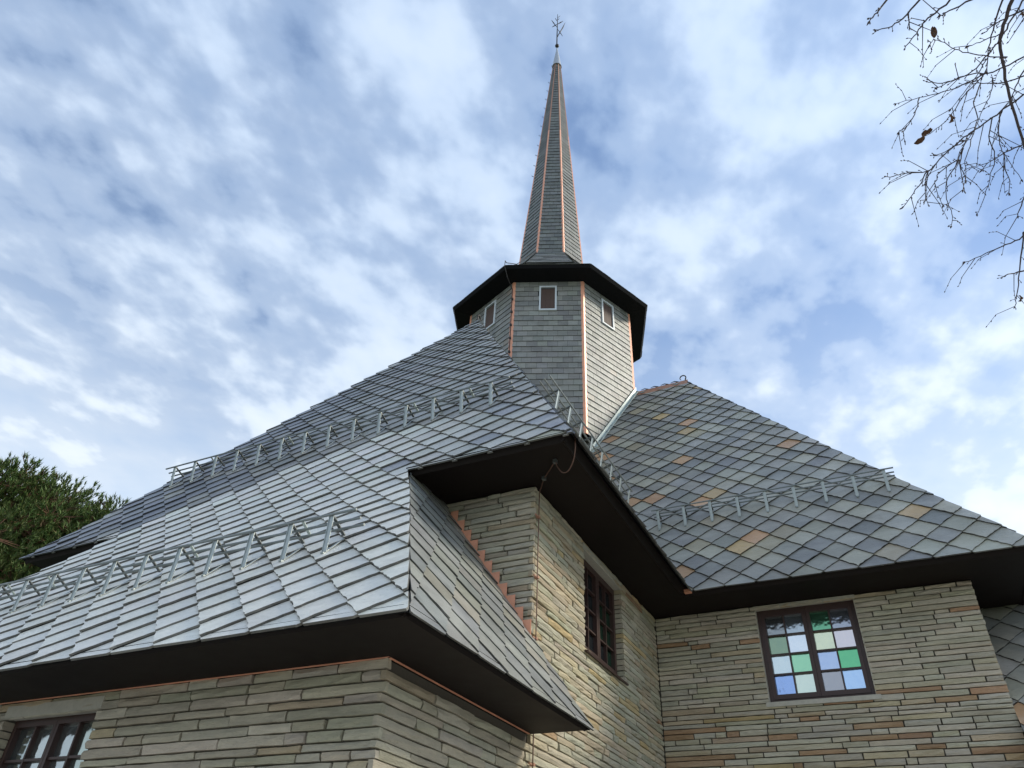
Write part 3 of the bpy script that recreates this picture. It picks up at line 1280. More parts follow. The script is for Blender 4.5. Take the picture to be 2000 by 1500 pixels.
def corner_strip(p0, p1, k, w0, w1, parent, mat, proud=0.022):
    """folded metal strip along an octagon corner; k = corner number"""
    m = MB()
    ra = math.radians(45 * k)
    out = Vector((math.cos(ra), math.sin(ra), 0))
    fa = Vector((math.cos(ra - math.radians(112.5)), math.sin(ra - math.radians(112.5)), 0))
    fb = Vector((math.cos(ra + math.radians(112.5)), math.sin(ra + math.radians(112.5)), 0))
    base = len(m.v)
    for p, ww in ((Vector(p0), w0), (Vector(p1), w1)):
        m.v += [p + out * (proud - 0.006) + fa * ww, p + out * (proud + 0.004), p + out * (proud - 0.006) + fb * ww, p - out * 0.02]
    for i in range(4):
        j = (i + 1) % 4
        m.f.append([base + i, base + j, base + 4 + j, base + 4 + i])
    m.f.append([base, base + 1, base + 2, base + 3])
    m.f.append([base + 7, base + 6, base + 5, base + 4])
    return m.build('corner_strip', mat, parent)


for k in range(8):
    zb = max(ZT0, roof_z(*octv(RT, k, 0).xy) - 0.05)
    corner_strip(octv(RT, k, zb), octv(RT, k, ZT1 - 0.01), k, 0.062, 0.062, tower, 'copper')

# lead flashing where the transept roof meets the tower
va, vb = octv(RT + 0.045, 7, 0), octv(RT + 0.045, 8, 0)
for (pa, pb), par in (((va, vb), ROOFS['A2']), ((octv(RT + .045, 7, 0), octv(RT + .045, 6, 0)), ROOFS['A1'])):
    m = MB()
    za, zb = roof_z(pa.x, pa.y), roof_z(pb.x, pb.y)
    d = Vector((pb.x - pa.x, pb.y - pa.y, zb - za))
    n_ = Vector((pb.y - pa.y, -(pb.x - pa.x), 0)).normalized()
    if n_.dot(Vector((pa.x - CX, pa.y - CY, 0))) < 0:
        n_ = -n_
    A_, B_ = Vector((pa.x, pa.y, za - .05)), Vector((pb.x, pb.y, zb + .02))
    m.prism([A_, B_, B_ + Vector((0, 0, 0.20)), A_ + Vector((0, 0, 0.20))], n_ * 0.012)
    m.prism([A_ + Vector((0, 0, .05)), B_ + Vector((0, 0, .03)), B_ + Vector((0, 0, 0.045)), A_ + Vector((0, 0, 0.065))], n_ * 0.10)
    m.build('tower_flashing', 'lead', par)

# tower eave, skirt roof and spire
ZS0, ZS1, RS0, RS1 = 18.36, 30.62, 1.05, 0.146
LEAN = Vector((0.10, 0.05, 0))          # the spire leans very slightly


def spv(r, k, z):
    f = (z - ZS0) / (ZS1 - ZS0)
    return octv(r, k, z) + LEAN * f


m = MB()
for k in range(8):
    a0, a1 = octv(RT - .02, k, ZT1), octv(RT - .02, k + 1, ZT1)
    c0, c1 = octv(RE, k, ZT1 + .05), octv(RE, k + 1, ZT1 + .05)
    e0, e1 = octv(RE + .05, k, ZT1 + .13), octv(RE + .05, k + 1, ZT1 + .13)
    h0, h1 = octv(RE - .25, k, ZT1 + .13), octv(RE - .25, k + 1, ZT1 + .13)
    m.poly([a0, c0, c1, a1][::-1])
    m.poly([c0, c1, e1, e0])
    m.poly([e0, e1, h1, h0])
    OCC.append([a0, c0, c1, a1])
tower_eave = m.build('tower_eave', 'tower_board', church)
m = MB()
SK = [(RE + .04, ZT1 + .135), (2.30, ZT1 + .74), (1.72, ZT1 + 1.42), (1.30, ZT1 + 2.07), (RS0 - .01, ZS0 + 0.02)]
for (ra, za), (rb, zb) in zip(SK, SK[1:]):
    for k in range(8):
        m.poly([octv(ra, k, za), octv(ra, k + 1, za), octv(rb, k + 1, zb), octv(rb, k, zb)])
skirt = m.build('skirt_roof', 'roof_deck', church)
for (ra, za), (rb, zb) in zip(SK, SK[1:]):
    for k in range(8):
        shingle_face(octv(ra, k, za), octv(ra, k + 1, za), octv(rb, k, zb), octv(rb, k + 1, zb), 0.17, 0.25, skirt, 0.0,
                     colour=lambda u, z: jitter((0.19, 0.20, 0.195), 0.15))
m = MB()
for k in range(8):
    f = [spv(RS0, k, ZS0 - .1), spv(RS0, k + 1, ZS0 - .1), spv(RS1, k + 1, ZS1), spv(RS1, k, ZS1)]
    m.poly(f)
spire = m.build('spire', 'roof_deck', church)
for k in range(8):
    shingle_face(spv(RS0, k, ZS0), spv(RS0, k + 1, ZS0), spv(RS1, k, ZS1), spv(RS1, k + 1, ZS1), 0.185, 0.235, spire, 0.025,
                 colour=lambda u, z: jitter((0.155, 0.16, 0.15), 0.16))
    zb = ZS0 + 7.0
    rb = RS0 + (RS1 - RS0) * (zb - ZS0) / (ZS1 - ZS0)
    corner_strip(spv(RS0, k, ZS0), spv(rb, k, zb), k, 0.045, 0.036, spire, 'copper', 0.02)
    corner_strip(spv(rb, k, zb), spv(RS1, k, ZS1), k, 0.036, 0.02, spire, 'old_copper', 0.02)
for i in range(13):
    zc_ = ZS0 + 4.6 + 0.62 * i
    r = RS0 + (RS1 - RS0) * (zc_ - ZS0) / (ZS1 - ZS0)
    p = spv(r, 5, zc_)
    d = (p - Vector((CX, CY, p.z))).normalized()
    m = MB()
    m.tube([p, p + d * 0.085, p + d * 0.10 + Vector((0, 0, .02))], 0.010, 5)
    m.build('climbing_peg', 'iron', spire)
top = Vector((CX, CY, 0)) + LEAN
m = MB()
m.lathe(top + Vector((0, 0, ZS1 - 0.08)), [(0.20, 0), (0.185, 0.05), (0.11, 0.72), (0.04, 1.30), (0.03, 1.5)], 16)
m.build('spire_cap', 'zinc', church, smooth=False)

# ------------------------------------------------------------------ wrought iron ornament on the tip
ZB = ZS1 + 1.62
UH = Vector((0.898, 0.44, 0))
orn = props(empty('spire_ornament', top + Vector((0, 0, ZB - 0.15))), 'small dark wrought iron cross ornament on the tip of the spire', 'ornament')
m = MB()
m.lathe(top + Vector((0, 0, ZB - .09)), [(0.02, 0), (0.06, 0.02), (0.085, 0.07), (0.085, 0.11), (0.06, 0.16), (0.02, 0.18)], 12)
m.build('ball', 'iron', orn, smooth=True)


def op(x, y):
    return top + UH * ((x - 690) * 0.00254) + Vector((0, 0, ZB + (805 - y) * 0.0044))


def orod(name, pts, r):
    m = MB()
    m.tube([op(*p) for p in pts], r, 6)
    m.build(name, 'iron', orn)


orod('shaft', [(686, 820), (688, 600), (692, 420), (694, 185)], [0.03, 0.026, 0.02, 0.012])
orod('lance', [(690, 650), (715, 585), (745, 530), (790, 440), (825, 350)], [0.015, 0.022, 0.024, 0.026, 0.006])
orod('cross_bar', [(698, 485), (735, 540), (780, 615)], [0.008, 0.018, 0.010])
orod('cross_bar', [(600, 445), (640, 418), (692, 385), (745, 350), (790, 320)], [0.008, 0.024, 0.012, 0.026, 0.008])
orod('cross_bar', [(590, 305), (625, 360), (690, 452)], [0.008, 0.022, 0.010])
orod('leaf', [(692, 330), (672, 300), (655, 265)], [0.006, 0.016, 0.010])
orod('leaf', [(694, 255), (715, 235), (740, 212)], [0.006, 0.014, 0.008])
orod('leaf', [(693, 300), (712, 285), (722, 262)], [0.006, 0.014, 0.008])

# ------------------------------------------------------------------ turn the laid pieces into objects
bvh_v, bvh_f = [], []
for poly in OCC:
    i = len(bvh_v)
    bvh_v += [tuple(p) for p in poly]
    bvh_f.append(list(range(i, i + len(poly))))
BVH = BVHTree.FromPolygons(bvh_v, bvh_f)
LIMIT = 300


def shown(outline, nrm):
    """picture area of a piece, zero where it is outside, turned away or hidden"""
    c = sum(outline, Vector()) / len(outline)
    v = CAM - c
    if v.dot(nrm) <= 0:
        return 0
    q = [px(p) for p in outline]
    if any(p is None for p in q):
        return 0
    cxp, cyp = sum(p[0] for p in q) / len(q), sum(p[1] for p in q) / len(q)
    if not (0 < cxp < 2000 and 0 < cyp < 1500):
        return 0
    o = c + nrm * 0.06
    L = (CAM - o).length
    hit = BVH.ray_cast(o + (CAM - o).normalized() * 0.05, (CAM - o).normalized(), L)
    if hit[0] is not None:
        return 0
    return area2(q)


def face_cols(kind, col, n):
    """slates are pale on the riven face and dark brown-grey on their broken edges, with joint shade painted in"""
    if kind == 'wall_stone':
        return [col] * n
    k = 0.11 if kind == 'roof_slate' else 0.28  # edge darkening: rough dirty break plus painted shade of the joints
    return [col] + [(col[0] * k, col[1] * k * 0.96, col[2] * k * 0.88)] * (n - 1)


for kind, lst in PIECES.items():
    ranked = sorted(((shown(p[4], p[5]), i) for i, p in enumerate(lst)), reverse=True)
    singles = {i for a, i in ranked[:LIMIT] if a > 40}
    rest_v, rest_f, rest_c = [], [], []
    for i, (par, vs, fs, col, ol, nr) in enumerate(lst):
        if i in singles:
            c = sum(ol, Vector()) / len(ol)
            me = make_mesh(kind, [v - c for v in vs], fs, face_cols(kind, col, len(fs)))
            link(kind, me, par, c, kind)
        else:
            b = len(rest_v)
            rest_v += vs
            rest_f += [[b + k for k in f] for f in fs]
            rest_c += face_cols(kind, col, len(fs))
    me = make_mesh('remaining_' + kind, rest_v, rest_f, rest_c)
    nm = {'roof_slate': 'roof_slates', 'wall_stone': 'wall_stones', 'tower_slate': 'tower_slates'}[kind]
    props(link(nm, me, church, (0, 0, 0), kind), kind='stuff')
    print(kind, len(lst), 'pieces,', len(singles), 'single; smallest', ranked[min(LIMIT, len(ranked)) - 1][0], 'shown', sum(1 for a, i in ranked if a > 40))

# ------------------------------------------------------------------ snow guards
def guard(label, surf, us, s0, ends, a_frame=(0.257, 0.225), clips=()):
    """brackets at along-eave positions us, foot at slope distance s0; rails run between ends"""
    P, n = surf(us[0], s0)
    U = (surf(us[0] + 1, s0)[0] - P).normalized()
    S = (surf(us[0], s0 + 0.1)[0] - P).normalized()
    N = U.cross(S)
    if N.dot(n) < 0:
        N = -N
    lift = 0.034
    root = props(empty('snow_guard', P + N * lift), label, 'snow guard', 'snow guards on the roofs')
    axes = Matrix((U, S, N)).transposed().to_4x4()

    def V(x, y, z):
        return U * x + S * y + N * z
    ay, az = a_frame
    m = MB()
    m.bar(V(0, 0, 0.004), V(0, ay, az), 0.044, 0.006, V(0, -az, ay))          # front leg, a light channel
    m.bar(V(-0.021, 0.0, 0.0), V(-0.021, ay, az), 0.005, 0.022, V(0, -az, ay))
    rear0 = len(m.f)
    m.bar(V(0, ay + .004, az), V(0, ay + 0.055, 0.012), 0.030, 0.010, V(0, 1, 0.1))   # rear leg, its shade side painted in with darker steel
    rear1 = len(m.f)
    m.bar(V(0, -0.035, 0.0), V(0, ay + 0.10, -0.012), 0.026, 0.005, N)          # base strap
    m.bar(V(0, -0.035, 0.006), V(0, -0.02, 0.006), 0.03, 0.016, N)
    me = make_mesh('bracket', m.v, m.f)
    me.materials.append(MATS['galvanised'])
    me.materials.append(MATS['dark_shade_steel'])
    for f_ in range(rear0, rear1):
        me.polygons[f_].material_index = 1
    for u in us:
        link('bracket', me, root, surf(u, s0)[0] + N * lift)
    L0, L1 = ends
    for y, zz in ((ay + .006, az + .008), (ay + .022, az * 0.66), (ay + .036, az * 0.36)):
        a = surf(L0, s0)[0] + N * lift + V(0, y - .012, zz)
        b = surf(L1, s0)[0] + N * lift + V(0, y - .012, zz)
        m = MB()
        m.tube([a, b], 0.0125, 7)
        m.build('rail', 'rail_steel', root, origin=a)
    for u in clips:
        a = surf(u, s0)[0] + N * lift
        m = MB()
        m.bar(a + V(0, ay - .012, az + .02), a + V(0, ay + .022, az * 0.3), 0.03, 0.006, V(0, 1, 0.2))
        m.build('rail_clip', 'lead', root)
    return root


D_ = 0.4425
us1 = [-3.418 + D_ * k - CX for k in range(-7, 7)]
guard('galvanised snow guard below the spire on the upper slope of the nave roof', A1.end, us1, A1.s_up + 1.72, (us1[0] - 0.2, us1[-1] + 0.28),
      clips=[us1[2] - .1, us1[5] + .12, us1[10] + .12, us1[12] + .12])
us2 = [-2.625 + D_ * k - CX for k in range(-8, 5)]
guard('galvanised snow guard on the pale porch roof slope at lower left', A1.end, us2, 1.26, (us2[0] - 0.2, us2[-1] + 0.26),
      clips=[us2[2] + .12, us2[4] - .12, us2[8] + .13, us2[11] + .13])
us3 = [1.056 + D_ * k - CX for k in range(-2, 7)]
guard('galvanised snow guard on the transept roof with scattered orange slates', A2.side(-1), us3, 1.745, (us3[0] - 0.1, us3[-1] + 0.14))
us4 = [CY - (0.75 + 0.415 * k) for k in range(0, 8)]
guard('galvanised snow guard in the valley, seen edge-on against the tower', A1.side(1), us4[::-1], 1.74, (us4[-1] - 0.1, us4[0] + 0.35), clips=[us4[4] + .15])

# ------------------------------------------------------------------ lightning conductor
def cable_path(P, n=5):
    P = [Vector(p) for p in P]
    out = []
    for i in range(len(P) - 1):
        p0, p1, p2, p3 = P[max(i - 1, 0)], P[i], P[i + 1], P[min(i + 2, len(P) - 1)]
        for k in range(n):
            t = k / n
            out.append(0.5 * ((2 * p1) + (p2 - p0) * t + (2 * p0 - 5 * p1 + 4 * p2 - p3) * t * t + (3 * p1 - p0 - 3 * p2 + p3) * t ** 3))
    return out + [P[-1]]


lc = props(empty('lightning_conductor', (0.03, -0.03, 0)), 'thin copper lightning conductor cable running down the stone corner beside the step flashing', 'cable')
m = MB()
c_pts = [(0.74, -0.62, ZU + 0.10), (0.735, -0.60, ZU - 0.02), (0.70, -0.56, ZU - 0.14), (0.62, -0.50, ZU - 0.22), (0.53, -0.45, ZU - 0.20), (0.46, -0.43, ZU - 0.10),
         (0.43, -0.42, ZU - 0.03), (0.30, -0.28, ZU - 0.03), (0.175, -0.14, ZU - 0.03), (0.07, 0.02, ZU - 0.03), (0.035, 0.05, ZU - 0.10), (0.034, 0.05, ZU - 0.5),
         (0.034, 0.045, 5.0), (0.036, 0.045, 4.4), (0.035, 0.04, 4.0), (0.036, 0.035, 3.1), (0.036, 0.035, 1.5), (0.036, 0.035, 0.0)]
m.tube(cable_path(c_pts), 0.0065, 6)
m.build('wire', 'cable', lc)
for p in ((0.43, -0.42, ZU - .02), (0.175, -0.14, ZU - .02)):
    m = MB()
    m.box((p[0] - .02, p[1] - .02, p[2] - .025), (p[0] + .02, p[1] + .02, p[2] + .018))
    m.build('clip', 'dark_shade_steel', lc)
for z in (5.42, 4.72, 4.08, 2.95, 2.2, 1.2):
    m = MB()
    m.box((0.008, 0.025, z - .012), (0.05, 0.062, z + .012))
    m.bar((0.03, -0.03, z), (0.03, 0.05, z), 0.014, 0.014)
    m.build('clip', 'old_copper', lc)
tcd = props(empty('lightning_conductor', octv(RT + .05, 6, 13.0)), 'dark lightning conductor cable clipped to the copper strip of the tower', 'cable')
m = MB()
a6 = octv(RE + .06, 6, ZT1 + .30)
m.tube([spv(RS0 + .04, 6, ZS0), octv(2.3, 6, ZT1 + .80), octv(RE, 6, ZT1 + .28), a6, octv(RE + .07, 6, ZT1 + .1), octv(RE - .12, 6, ZT1 - .15), octv(RT + .07, 6, ZT1 - .32), octv(RT + .05, 6, 14.2), octv(RT + .05, 6, 12.9)], 0.012, 5)
m.build('wire', 'iron', tcd)
for z in (15.2, 14.75, 14.3, 13.85, 13.4):
    m = MB()
    p = octv(RT + .045, 6, z)
    m.box((p.x - .022, p.y - .022, z - .03), (p.x + .022, p.y + .022, z + .03))
    m.build('clip', 'iron', tcd)


# ------------------------------------------------------------------ pine tree behind the roof
def pine(loc, label, height, crown_r, seed, pads, tufts):
    rnd = random.Random(seed)
    root = props(empty('pine_tree', loc), label, 'tree')
    L = Vector(loc)
    m = MB()
    pts = [L + Vector((0.25 * math.sin(i * 0.9), 0.2 * math.cos(i * 0.7), height * i / 7)) for i in range(8)]
    m.tube(pts, [0.34 * (1 - i / 8.2) + 0.03 for i in range(8)], 10)
    m.build('trunk', 'pine_bark', root, smooth=True)
    vs, fs, cs = [], [], []
    limbs = MB()
    for k in range(pads):
        f = (k + rnd.random()) / pads
        zz = height * (0.42 + 0.56 * f)
        rr = crown_r * math.sqrt(max(0.05, 1 - ((f - 0.25) / 0.80) ** 2)) * rnd.uniform(0.35, 1.02)
        an = rnd.uniform(0, 2 * math.pi)
        c = L + Vector((rr * math.cos(an), rr * math.sin(an), zz + rnd.uniform(-.3, .3)))
        base = L + Vector((0, 0, max(zz - 0.5 - rr * 0.12, height * 0.35)))
        midp = base.lerp(c, 0.55) + Vector((0, 0, -0.12 * rr))
        limbs.tube([base, midp, c], [0.085, 0.05, 0.018], 6)
        pr_ = rnd.uniform(0.75, 1.35) * crown_r / 4.2
        shade = rnd.uniform(0.75, 1.2)
        for t in range(tufts):
            while True:
                x, y, z = rnd.uniform(-1, 1), rnd.uniform(-1, 1), rnd.uniform(-1, 1)
                if 0.12 < x * x + y * y + z * z < 1:
                    break
            p = c + Vector((x * pr_, y * pr_, z * pr_ * 0.72))
            if t % 6 == 0:
                limbs.tube([c.lerp(p, 0.1), p], [0.016, 0.006], 4)
            up = Vector((x * 0.7 + rnd.uniform(-.3, .3), y * 0.7 + rnd.uniform(-.3, .3), 0.8 + rnd.uniform(-.2, .3))).normalized()
            s1 = up.orthogonal().normalized()
            s2 = up.cross(s1)
            ln = rnd.uniform(0.10, 0.17)
            br = rnd.random() < 0.04
            for q in range(11):
                a = q * 2.399 + rnd.random()
                tl = rnd.uniform(0.25, 1.05)
                st = p + up * (ln * 0.9 * q / 11 - 0.08)
                d = (up * 0.9 + (s1 * math.cos(a) + s2 * math.sin(a)) * tl).normalized()
                sd = d.cross(up + Vector((0.01, 0.02, 0))).normalized() * 0.017
                b = len(vs)
                vs += [st - sd, st + sd, st + d * ln]
                fs.append([b, b + 1, b + 2])
                col = (0.105, 0.068, 0.03) if br else (0.082 * shade + rnd.uniform(0, .04), 0.128 * shade + rnd.uniform(0, .045), 0.042 * shade)
                cs.append(col)
    limbs.build('limbs', 'pine_bark', root)
    link('crown', make_mesh('crown', vs, fs, cs), root, (0, 0, 0), 'pine_needles')
    return root


pine((-18.9, 5.0, 0), 'bushy green pine tree at the left edge behind the roof', 12.2, 4.1, 4, 170, 170)

# ------------------------------------------------------------------ bare birch reaching in from the right
PRIMARY_TWIGS = 17
TWIGS = [
    [(4.415, -4.179, 5.277), (4.378, -4.073, 5.26), (4.349, -3.975, 5.234), (4.349, -3.852, 5.181), (4.357, -3.701, 5.078), (4.376, -3.526, 4.96), (4.38, -3.445, 4.866)],
    [(4.407, -4.125, 5.369), (4.355, -4.023, 5.329), (4.308, -3.942, 5.263), (4.283, -3.853, 5.208)],
    [(4.567, -3.723, 5.409), (4.496, -3.752, 5.354), (4.342, -3.766, 5.304), (4.24, -3.811, 5.285), (4.131, -3.844, 5.242), (4.044, -3.887, 5.169)],
    [(4.484, -3.704, 5.159), (4.416, -3.718, 5.107), (4.291, -3.681, 5.076), (4.199, -3.682, 5.022), (4.084, -3.691, 4.953), (3.984, -3.66, 4.909), (3.904, -3.676, 4.829), (3.818, -3.709, 4.827), (3.75, -3.758, 4.78), (3.701, -3.802, 4.744)],
    [(4.497, -3.383, 5.151), (4.46, -3.322, 5.197), (4.395, -3.248, 5.255), (4.346, -3.151, 5.329), (4.308, -3.069, 5.362)],
    [(4.127, -4.379, 5.126), (4.041, -4.349, 5.1), (3.975, -4.354, 5.048), (3.927, -4.337, 5.003), (3.871, -4.339, 4.941)],
    [(3.992, -4.464, 5.093), (3.932, -4.359, 5.156), (3.882, -4.278, 5.234), (3.827, -4.237, 5.321)],
    [(3.853, -4.544, 5.054), (3.781, -4.523, 5.0), (3.744, -4.529, 4.953)],
    [(4.226, -4.304, 5.172), (4.121, -4.328, 5.109), (4.049, -4.348, 5.066)],
    [(4.404, -3.282, 4.946), (4.362, -3.212, 4.891), (4.335, -3.125, 4.88)],
    [(4.444, -2.91, 4.989), (4.368, -2.884, 4.927), (4.278, -2.868, 4.922), (4.193, -2.877, 4.889), (4.078, -2.88, 4.865)],
    [(4.403, -2.879, 4.97), (4.354, -2.754, 4.852), (4.302, -2.682, 4.734), (4.28, -2.599, 4.691)],
    [(4.36, -2.812, 4.751), (4.273, -2.866, 4.71), (4.198, -2.921, 4.656)],
    [(4.535, -3.993, 5.487), (4.45, -3.968, 5.392), (4.367, -3.967, 5.275), (4.305, -3.984, 5.194), (4.198, -3.994, 5.082), (4.105, -4.024, 5.009), (4.001, -4.075, 4.958), (3.951, -4.131, 4.929)],
    [(4.56, -3.574, 5.427), (4.515, -3.601, 5.397), (4.424, -3.619, 5.373), (4.339, -3.662, 5.355), (4.242, -3.731, 5.328)],
    [(4.524, -4.011, 5.376), (4.449, -4.007, 5.364), (4.374, -3.998, 5.359), (4.301, -4.004, 5.316)],
    [(4.564, -3.707, 5.398), (4.518, -3.611, 5.421), (4.482, -3.508, 5.42), (4.459, -3.457, 5.408)],
    [(3.904, -3.676, 4.829), (3.865, -3.578, 4.847), (3.818, -3.461, 4.885), (3.792, -3.369, 4.94)],
    [(4.283, -3.853, 5.208), (4.197, -3.775, 5.273), (4.104, -3.697, 5.375), (4.028, -3.655, 5.449), (3.926, -3.607, 5.529)],
    [(4.028, -3.655, 5.449), (3.983, -3.618, 5.366), (3.925, -3.599, 5.31), (3.881, -3.609, 5.283)],
    [(3.925, -3.599, 5.31), (3.915, -3.543, 5.342), (3.913, -3.508, 5.319)],
    [(4.297, -3.692, 5.344), (4.238, -3.666, 5.248), (4.216, -3.665, 5.109), (4.15, -3.65, 4.986), (4.085, -3.638, 4.861), (4.066, -3.657, 4.779), (4.017, -3.641, 4.662)],
    [(3.941, -4.374, 5.147), (3.931, -4.331, 5.107), (3.953, -4.306, 5.057)],
    [(4.265, -3.681, 5.061), (4.25, -3.575, 5.062), (4.28, -3.425, 5.057), (4.267, -3.296, 5.076), (4.228, -3.17, 5.044), (4.198, -3.03, 5.066)],
    [(4.389, -3.234, 5.266), (4.405, -3.105, 5.274), (4.43, -2.977, 5.278), (4.431, -2.897, 5.289)],
    [(4.39, -3.967, 5.308), (4.302, -3.969, 5.303), (4.242, -3.948, 5.324)],
    [(3.938, -3.669, 4.863), (3.886, -3.651, 4.8), (3.87, -3.602, 4.731), (3.866, -3.603, 4.665)],
    [(4.308, -3.942, 5.263), (4.339, -3.887, 5.332), (4.303, -3.755, 5.369), (4.236, -3.611, 5.413), (4.182, -3.499, 5.449)],
    [(4.133, -3.687, 4.983), (4.119, -3.709, 4.944), (4.043, -3.655, 4.846), (3.975, -3.614, 4.78), (3.955, -3.565, 4.713), (3.954, -3.54, 4.626), (3.927, -3.537, 4.55)],
    [(4.086, -3.686, 4.902), (4.06, -3.638, 4.858), (4.063, -3.581, 4.789)],
    [(4.1, -3.69, 4.963), (4.096, -3.703, 4.929), (4.001, -3.703, 4.897), (3.941, -3.741, 4.857)],
    [(4.259, -3.831, 5.226), (4.284, -3.786, 5.273), (4.2, -3.684, 5.288), (4.129, -3.575, 5.293), (4.074, -3.503, 5.328), (3.98, -3.438, 5.349)],
    [(4.309, -3.686, 5.081), (4.313, -3.656, 5.098), (4.301, -3.561, 5.086), (4.311, -3.461, 5.065), (4.336, -3.393, 5.047), (4.379, -3.294, 4.972)],
    [(4.043, -3.655, 4.846), (4.055, -3.601, 4.925), (3.984, -3.498, 4.967), (3.971, -3.398, 4.968), (4.008, -3.264, 4.985)],
    [(4.349, -3.905, 5.204), (4.352, -3.931, 5.167), (4.259, -3.983, 5.161), (4.173, -4.036, 5.179), (4.108, -4.104, 5.174), (4.055, -4.163, 5.175), (4.018, -4.19, 5.118)],
    [(4.363, -3.65, 5.36), (4.374, -3.647, 5.405), (4.361, -3.569, 5.39), (4.312, -3.5, 5.361), (4.279, -3.404, 5.355)],
]

birch = props(empty('birch_tree', (7.6, -2.4, 0)), 'bare birch with thin budding twigs reaching in at upper right', 'tree')
rb = random.Random(3)
m = MB()
tb = Vector((7.6, -2.4, 0))
m.tube([tb, tb + Vector((0.05, 0.03, 2)), tb + Vector((-.05, .1, 5)), tb + Vector((0, .1, 8)), tb + Vector((.1, 0, 11)), tb + Vector((.1, .1, 13))], [0.2, 0.17, 0.13, 0.09, 0.05, 0.015], 10)
m.build('trunk', 'birch_bark', birch, smooth=True)
limb = MB()
tw = MB()
buds = MB()
leaves = MB()


def bud(p, d, r, ln):
    d = d.normalized()
    buds.tube([p, p + d * ln * 0.4, p + d * ln], [r * 0.5, r, r * 0.2], 5)


def smooth_path(pts, n=4):
    out = []
    P = [Vector(p) for p in pts]
    for i in range(len(P) - 1):
        p0, p1, p2, p3 = P[max(i - 1, 0)], P[i], P[i + 1], P[min(i + 2, len(P) - 1)]
        for k in range(n):
            t = k / n
            out.append(0.5 * ((2 * p1) + (p2 - p0) * t + (2 * p0 - 5 * p1 + 4 * p2 - p3) * t * t + (3 * p1 - p0 - 3 * p2 + p3) * t ** 3))
    out.append(P[-1])
    return out


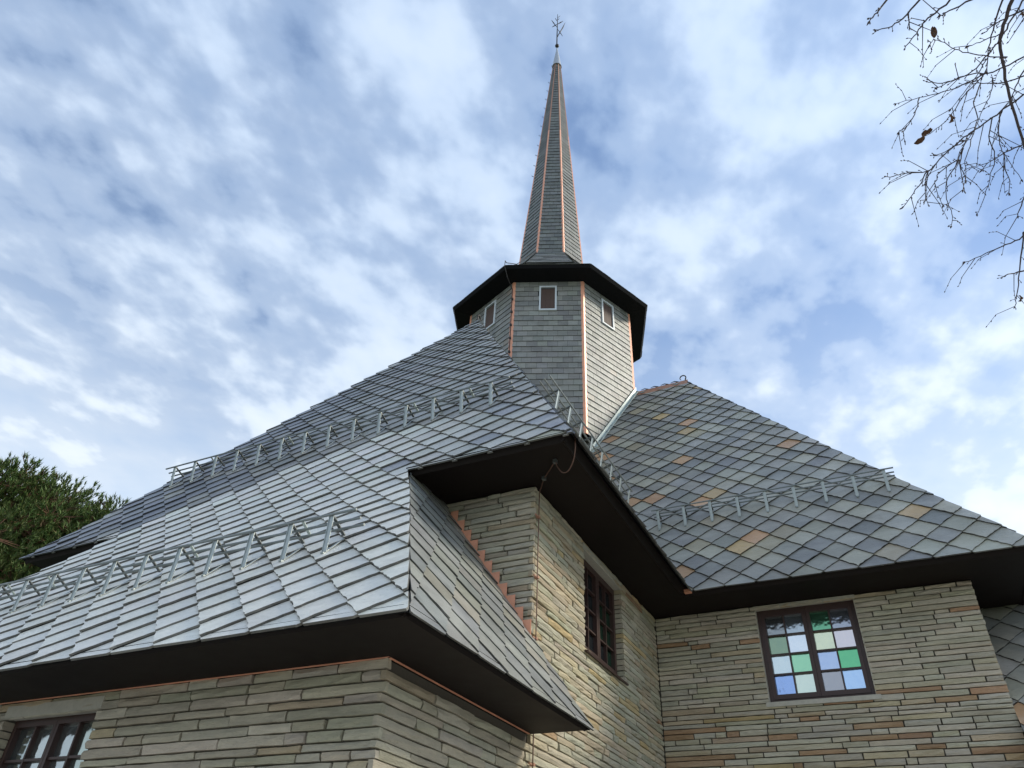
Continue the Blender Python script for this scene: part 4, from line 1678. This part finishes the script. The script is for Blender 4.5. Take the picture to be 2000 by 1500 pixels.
for i, pl in enumerate(TWIGS):
    path = smooth_path(pl)
    n = len(path)
    r0 = 0.0080 if i == 0 else 0.0043 if i < PRIMARY_TWIGS else 0.0028
    path = [p + Vector((rb.uniform(-1, 1), rb.uniform(-1, 1), rb.uniform(-1, 1))) * 0.004 for p in path]
    if i == 0:
        rad = [0.0095 - 0.004 * k / n for k in range(n)]
    else:
        rad = [r0 * (1 - 0.72 * k / n) + 0.0006 for k in range(n)]
    tw.tube(path, rad, 5)
    if i < PRIMARY_TWIGS:                      # carry the twig back to the trunk
        s = path[0]
        d = (path[0] - path[2]).normalized()
        zt = min(max(s.z + 1.3 + rb.uniform(-.4, .8), 4.0), 11.5)
        tr = Vector((tb.x, tb.y + 0.1, zt))
        mid1 = s + d * 0.12 + RIGHT * 0.40 + Vector((0, 0, 0.05))
        mid2 = s.lerp(tr, 0.55) + RIGHT * 0.3 + Vector((0, 0, 0.35))
        mid2 += Vector((rb.uniform(-.25, .25), rb.uniform(-.35, .35), rb.uniform(-.1, .35)))
        lp_ = smooth_path([tr, mid2, mid1, s], 8)
        limb.tube(lp_, [0.026 - 0.0215 * k / 24 for k in range(25)], 6)
        for k in range(5, 22, 2):              # drooping side twigs
            p0 = lp_[k]
            if (p0 - s).dot(RIGHT) < 0.35:
                continue
            sd_ = Vector((rb.uniform(-1, 1), rb.uniform(-1, 1), rb.uniform(-.2, .5))).normalized()
            p1 = p0 + sd_ * rb.uniform(.12, .25)
            p2 = p1 + sd_ * rb.uniform(.08, .18) + Vector((0, 0, -rb.uniform(.1, .3)))
            tw.tube([p0, p1, p2], [0.005, 0.0034, 0.0014], 4)
            for b_ in range(4):
                bud(p1.lerp(p2, b_ / 3.0), sd_ + Vector((rb.uniform(-.6, .6), rb.uniform(-.6, .6), -.3)), 0.0034, 0.014)
    # side spurs, buds and catkins
    for k in range(2, n):
        d = (path[k] - path[k - 1])
        if d.length < 1e-6:
            continue
        if rb.random() < 0.62:
            side = d.cross(Vector((rb.uniform(-1, 1), rb.uniform(-1, 1), rb.uniform(-1, 1)))).normalized()
            sp_ = path[k] + (d.normalized() * 0.8 + side).normalized() * rb.uniform(0.006, 0.022)
            tw.tube([path[k], sp_], [0.0016, 0.0012], 4)
            bud(sp_, d.normalized() + side * 0.6, 0.0032, 0.012)
        for _ in range((1 if i > 0 and rb.random() < 0.2 else 0)):
            side = d.cross(Vector((rb.uniform(-1, 1), rb.uniform(-1, 1), rb.uniform(-1, 1)))).normalized()
            q1 = path[k] + (d.normalized() + side).normalized() * rb.uniform(0.05, 0.13)
            q2 = q1 + (d.normalized() * 0.6 + side * 0.5 + Vector((0, 0, -0.5))).normalized() * rb.uniform(0.04, 0.10)
            tw.tube([path[k], q1, q2], [0.0022, 0.0016, 0.001], 4)
            for b_ in range(3):
                bud(q1.lerp(q2, b_ / 2.0), q2 - q1 + side * rb.uniform(-.05, .05), 0.0032, 0.013)
    d = path[-1] - path[-2]
    bud(path[-1], d, 0.0045, 0.018)
    if rb.random() < 0.45:
        bud(path[-1], d.normalized() + Vector((rb.uniform(-1, 1), rb.uniform(-1, 1), -.3)), 0.005, 0.022)
limb.build('limbs', 'twig', birch)
props(tw.build('twigs', 'twig', birch), kind='stuff')
props(buds.build('buds', 'twig', birch), kind='stuff')


def dead_leaf(c, a, b, bend):
    """withered leaf: a folded, curled little blade"""
    c, a, b = Vector(c), Vector(a), Vector(b)
    nrm = a.cross(b).normalized()
    rows = []
    for i in range(6):
        f = i / 5
        wd = math.sin(math.pi * (0.12 + 0.86 * f)) ** 0.7
        ctr = c + a * f + nrm * (bend * math.sin(3 * f))
        wd *= random.uniform(0.65, 1.1)
        rows.append([ctr - b * wd + nrm * random.uniform(0, .02), ctr, ctr + b * wd * 0.85 + nrm * random.uniform(0, .022)])
    m = MB()
    base = 0
    for r in rows:
        m.v += r
    for i in range(5):
        for j in range(2):
            q = i * 3 + j
            m.f.append([q, q + 1, q + 4, q + 3])
    return m.build('leaf', 'dead_leaf', birch)


LEAVES = [((4.064, -4.135, 5.227), (0.0082, -0.0298, 0.0429)), ((4.074, -3.776, 5.082), (-0.0059, 0.0461, -0.0101)), ((3.995, -3.731, 5.064), (-0.0476, 0.0224, 0.0189)), ((3.955, -3.704, 5.051), (-0.0491, 0.0249, 0.0164)), ((4.306, -2.644, 4.726), (-0.0073, 0.0386, -0.0135)), ((4.471, -3.984, 5.376), (0.0146, 0.0246, 0.0031))]
for lp, la in LEAVES:
    a_ = Vector(la)
    b_ = a_.cross(FWD).normalized() * a_.length * 0.30 + FWD * 0.012
    dead_leaf(lp, a_, b_, 0.012)
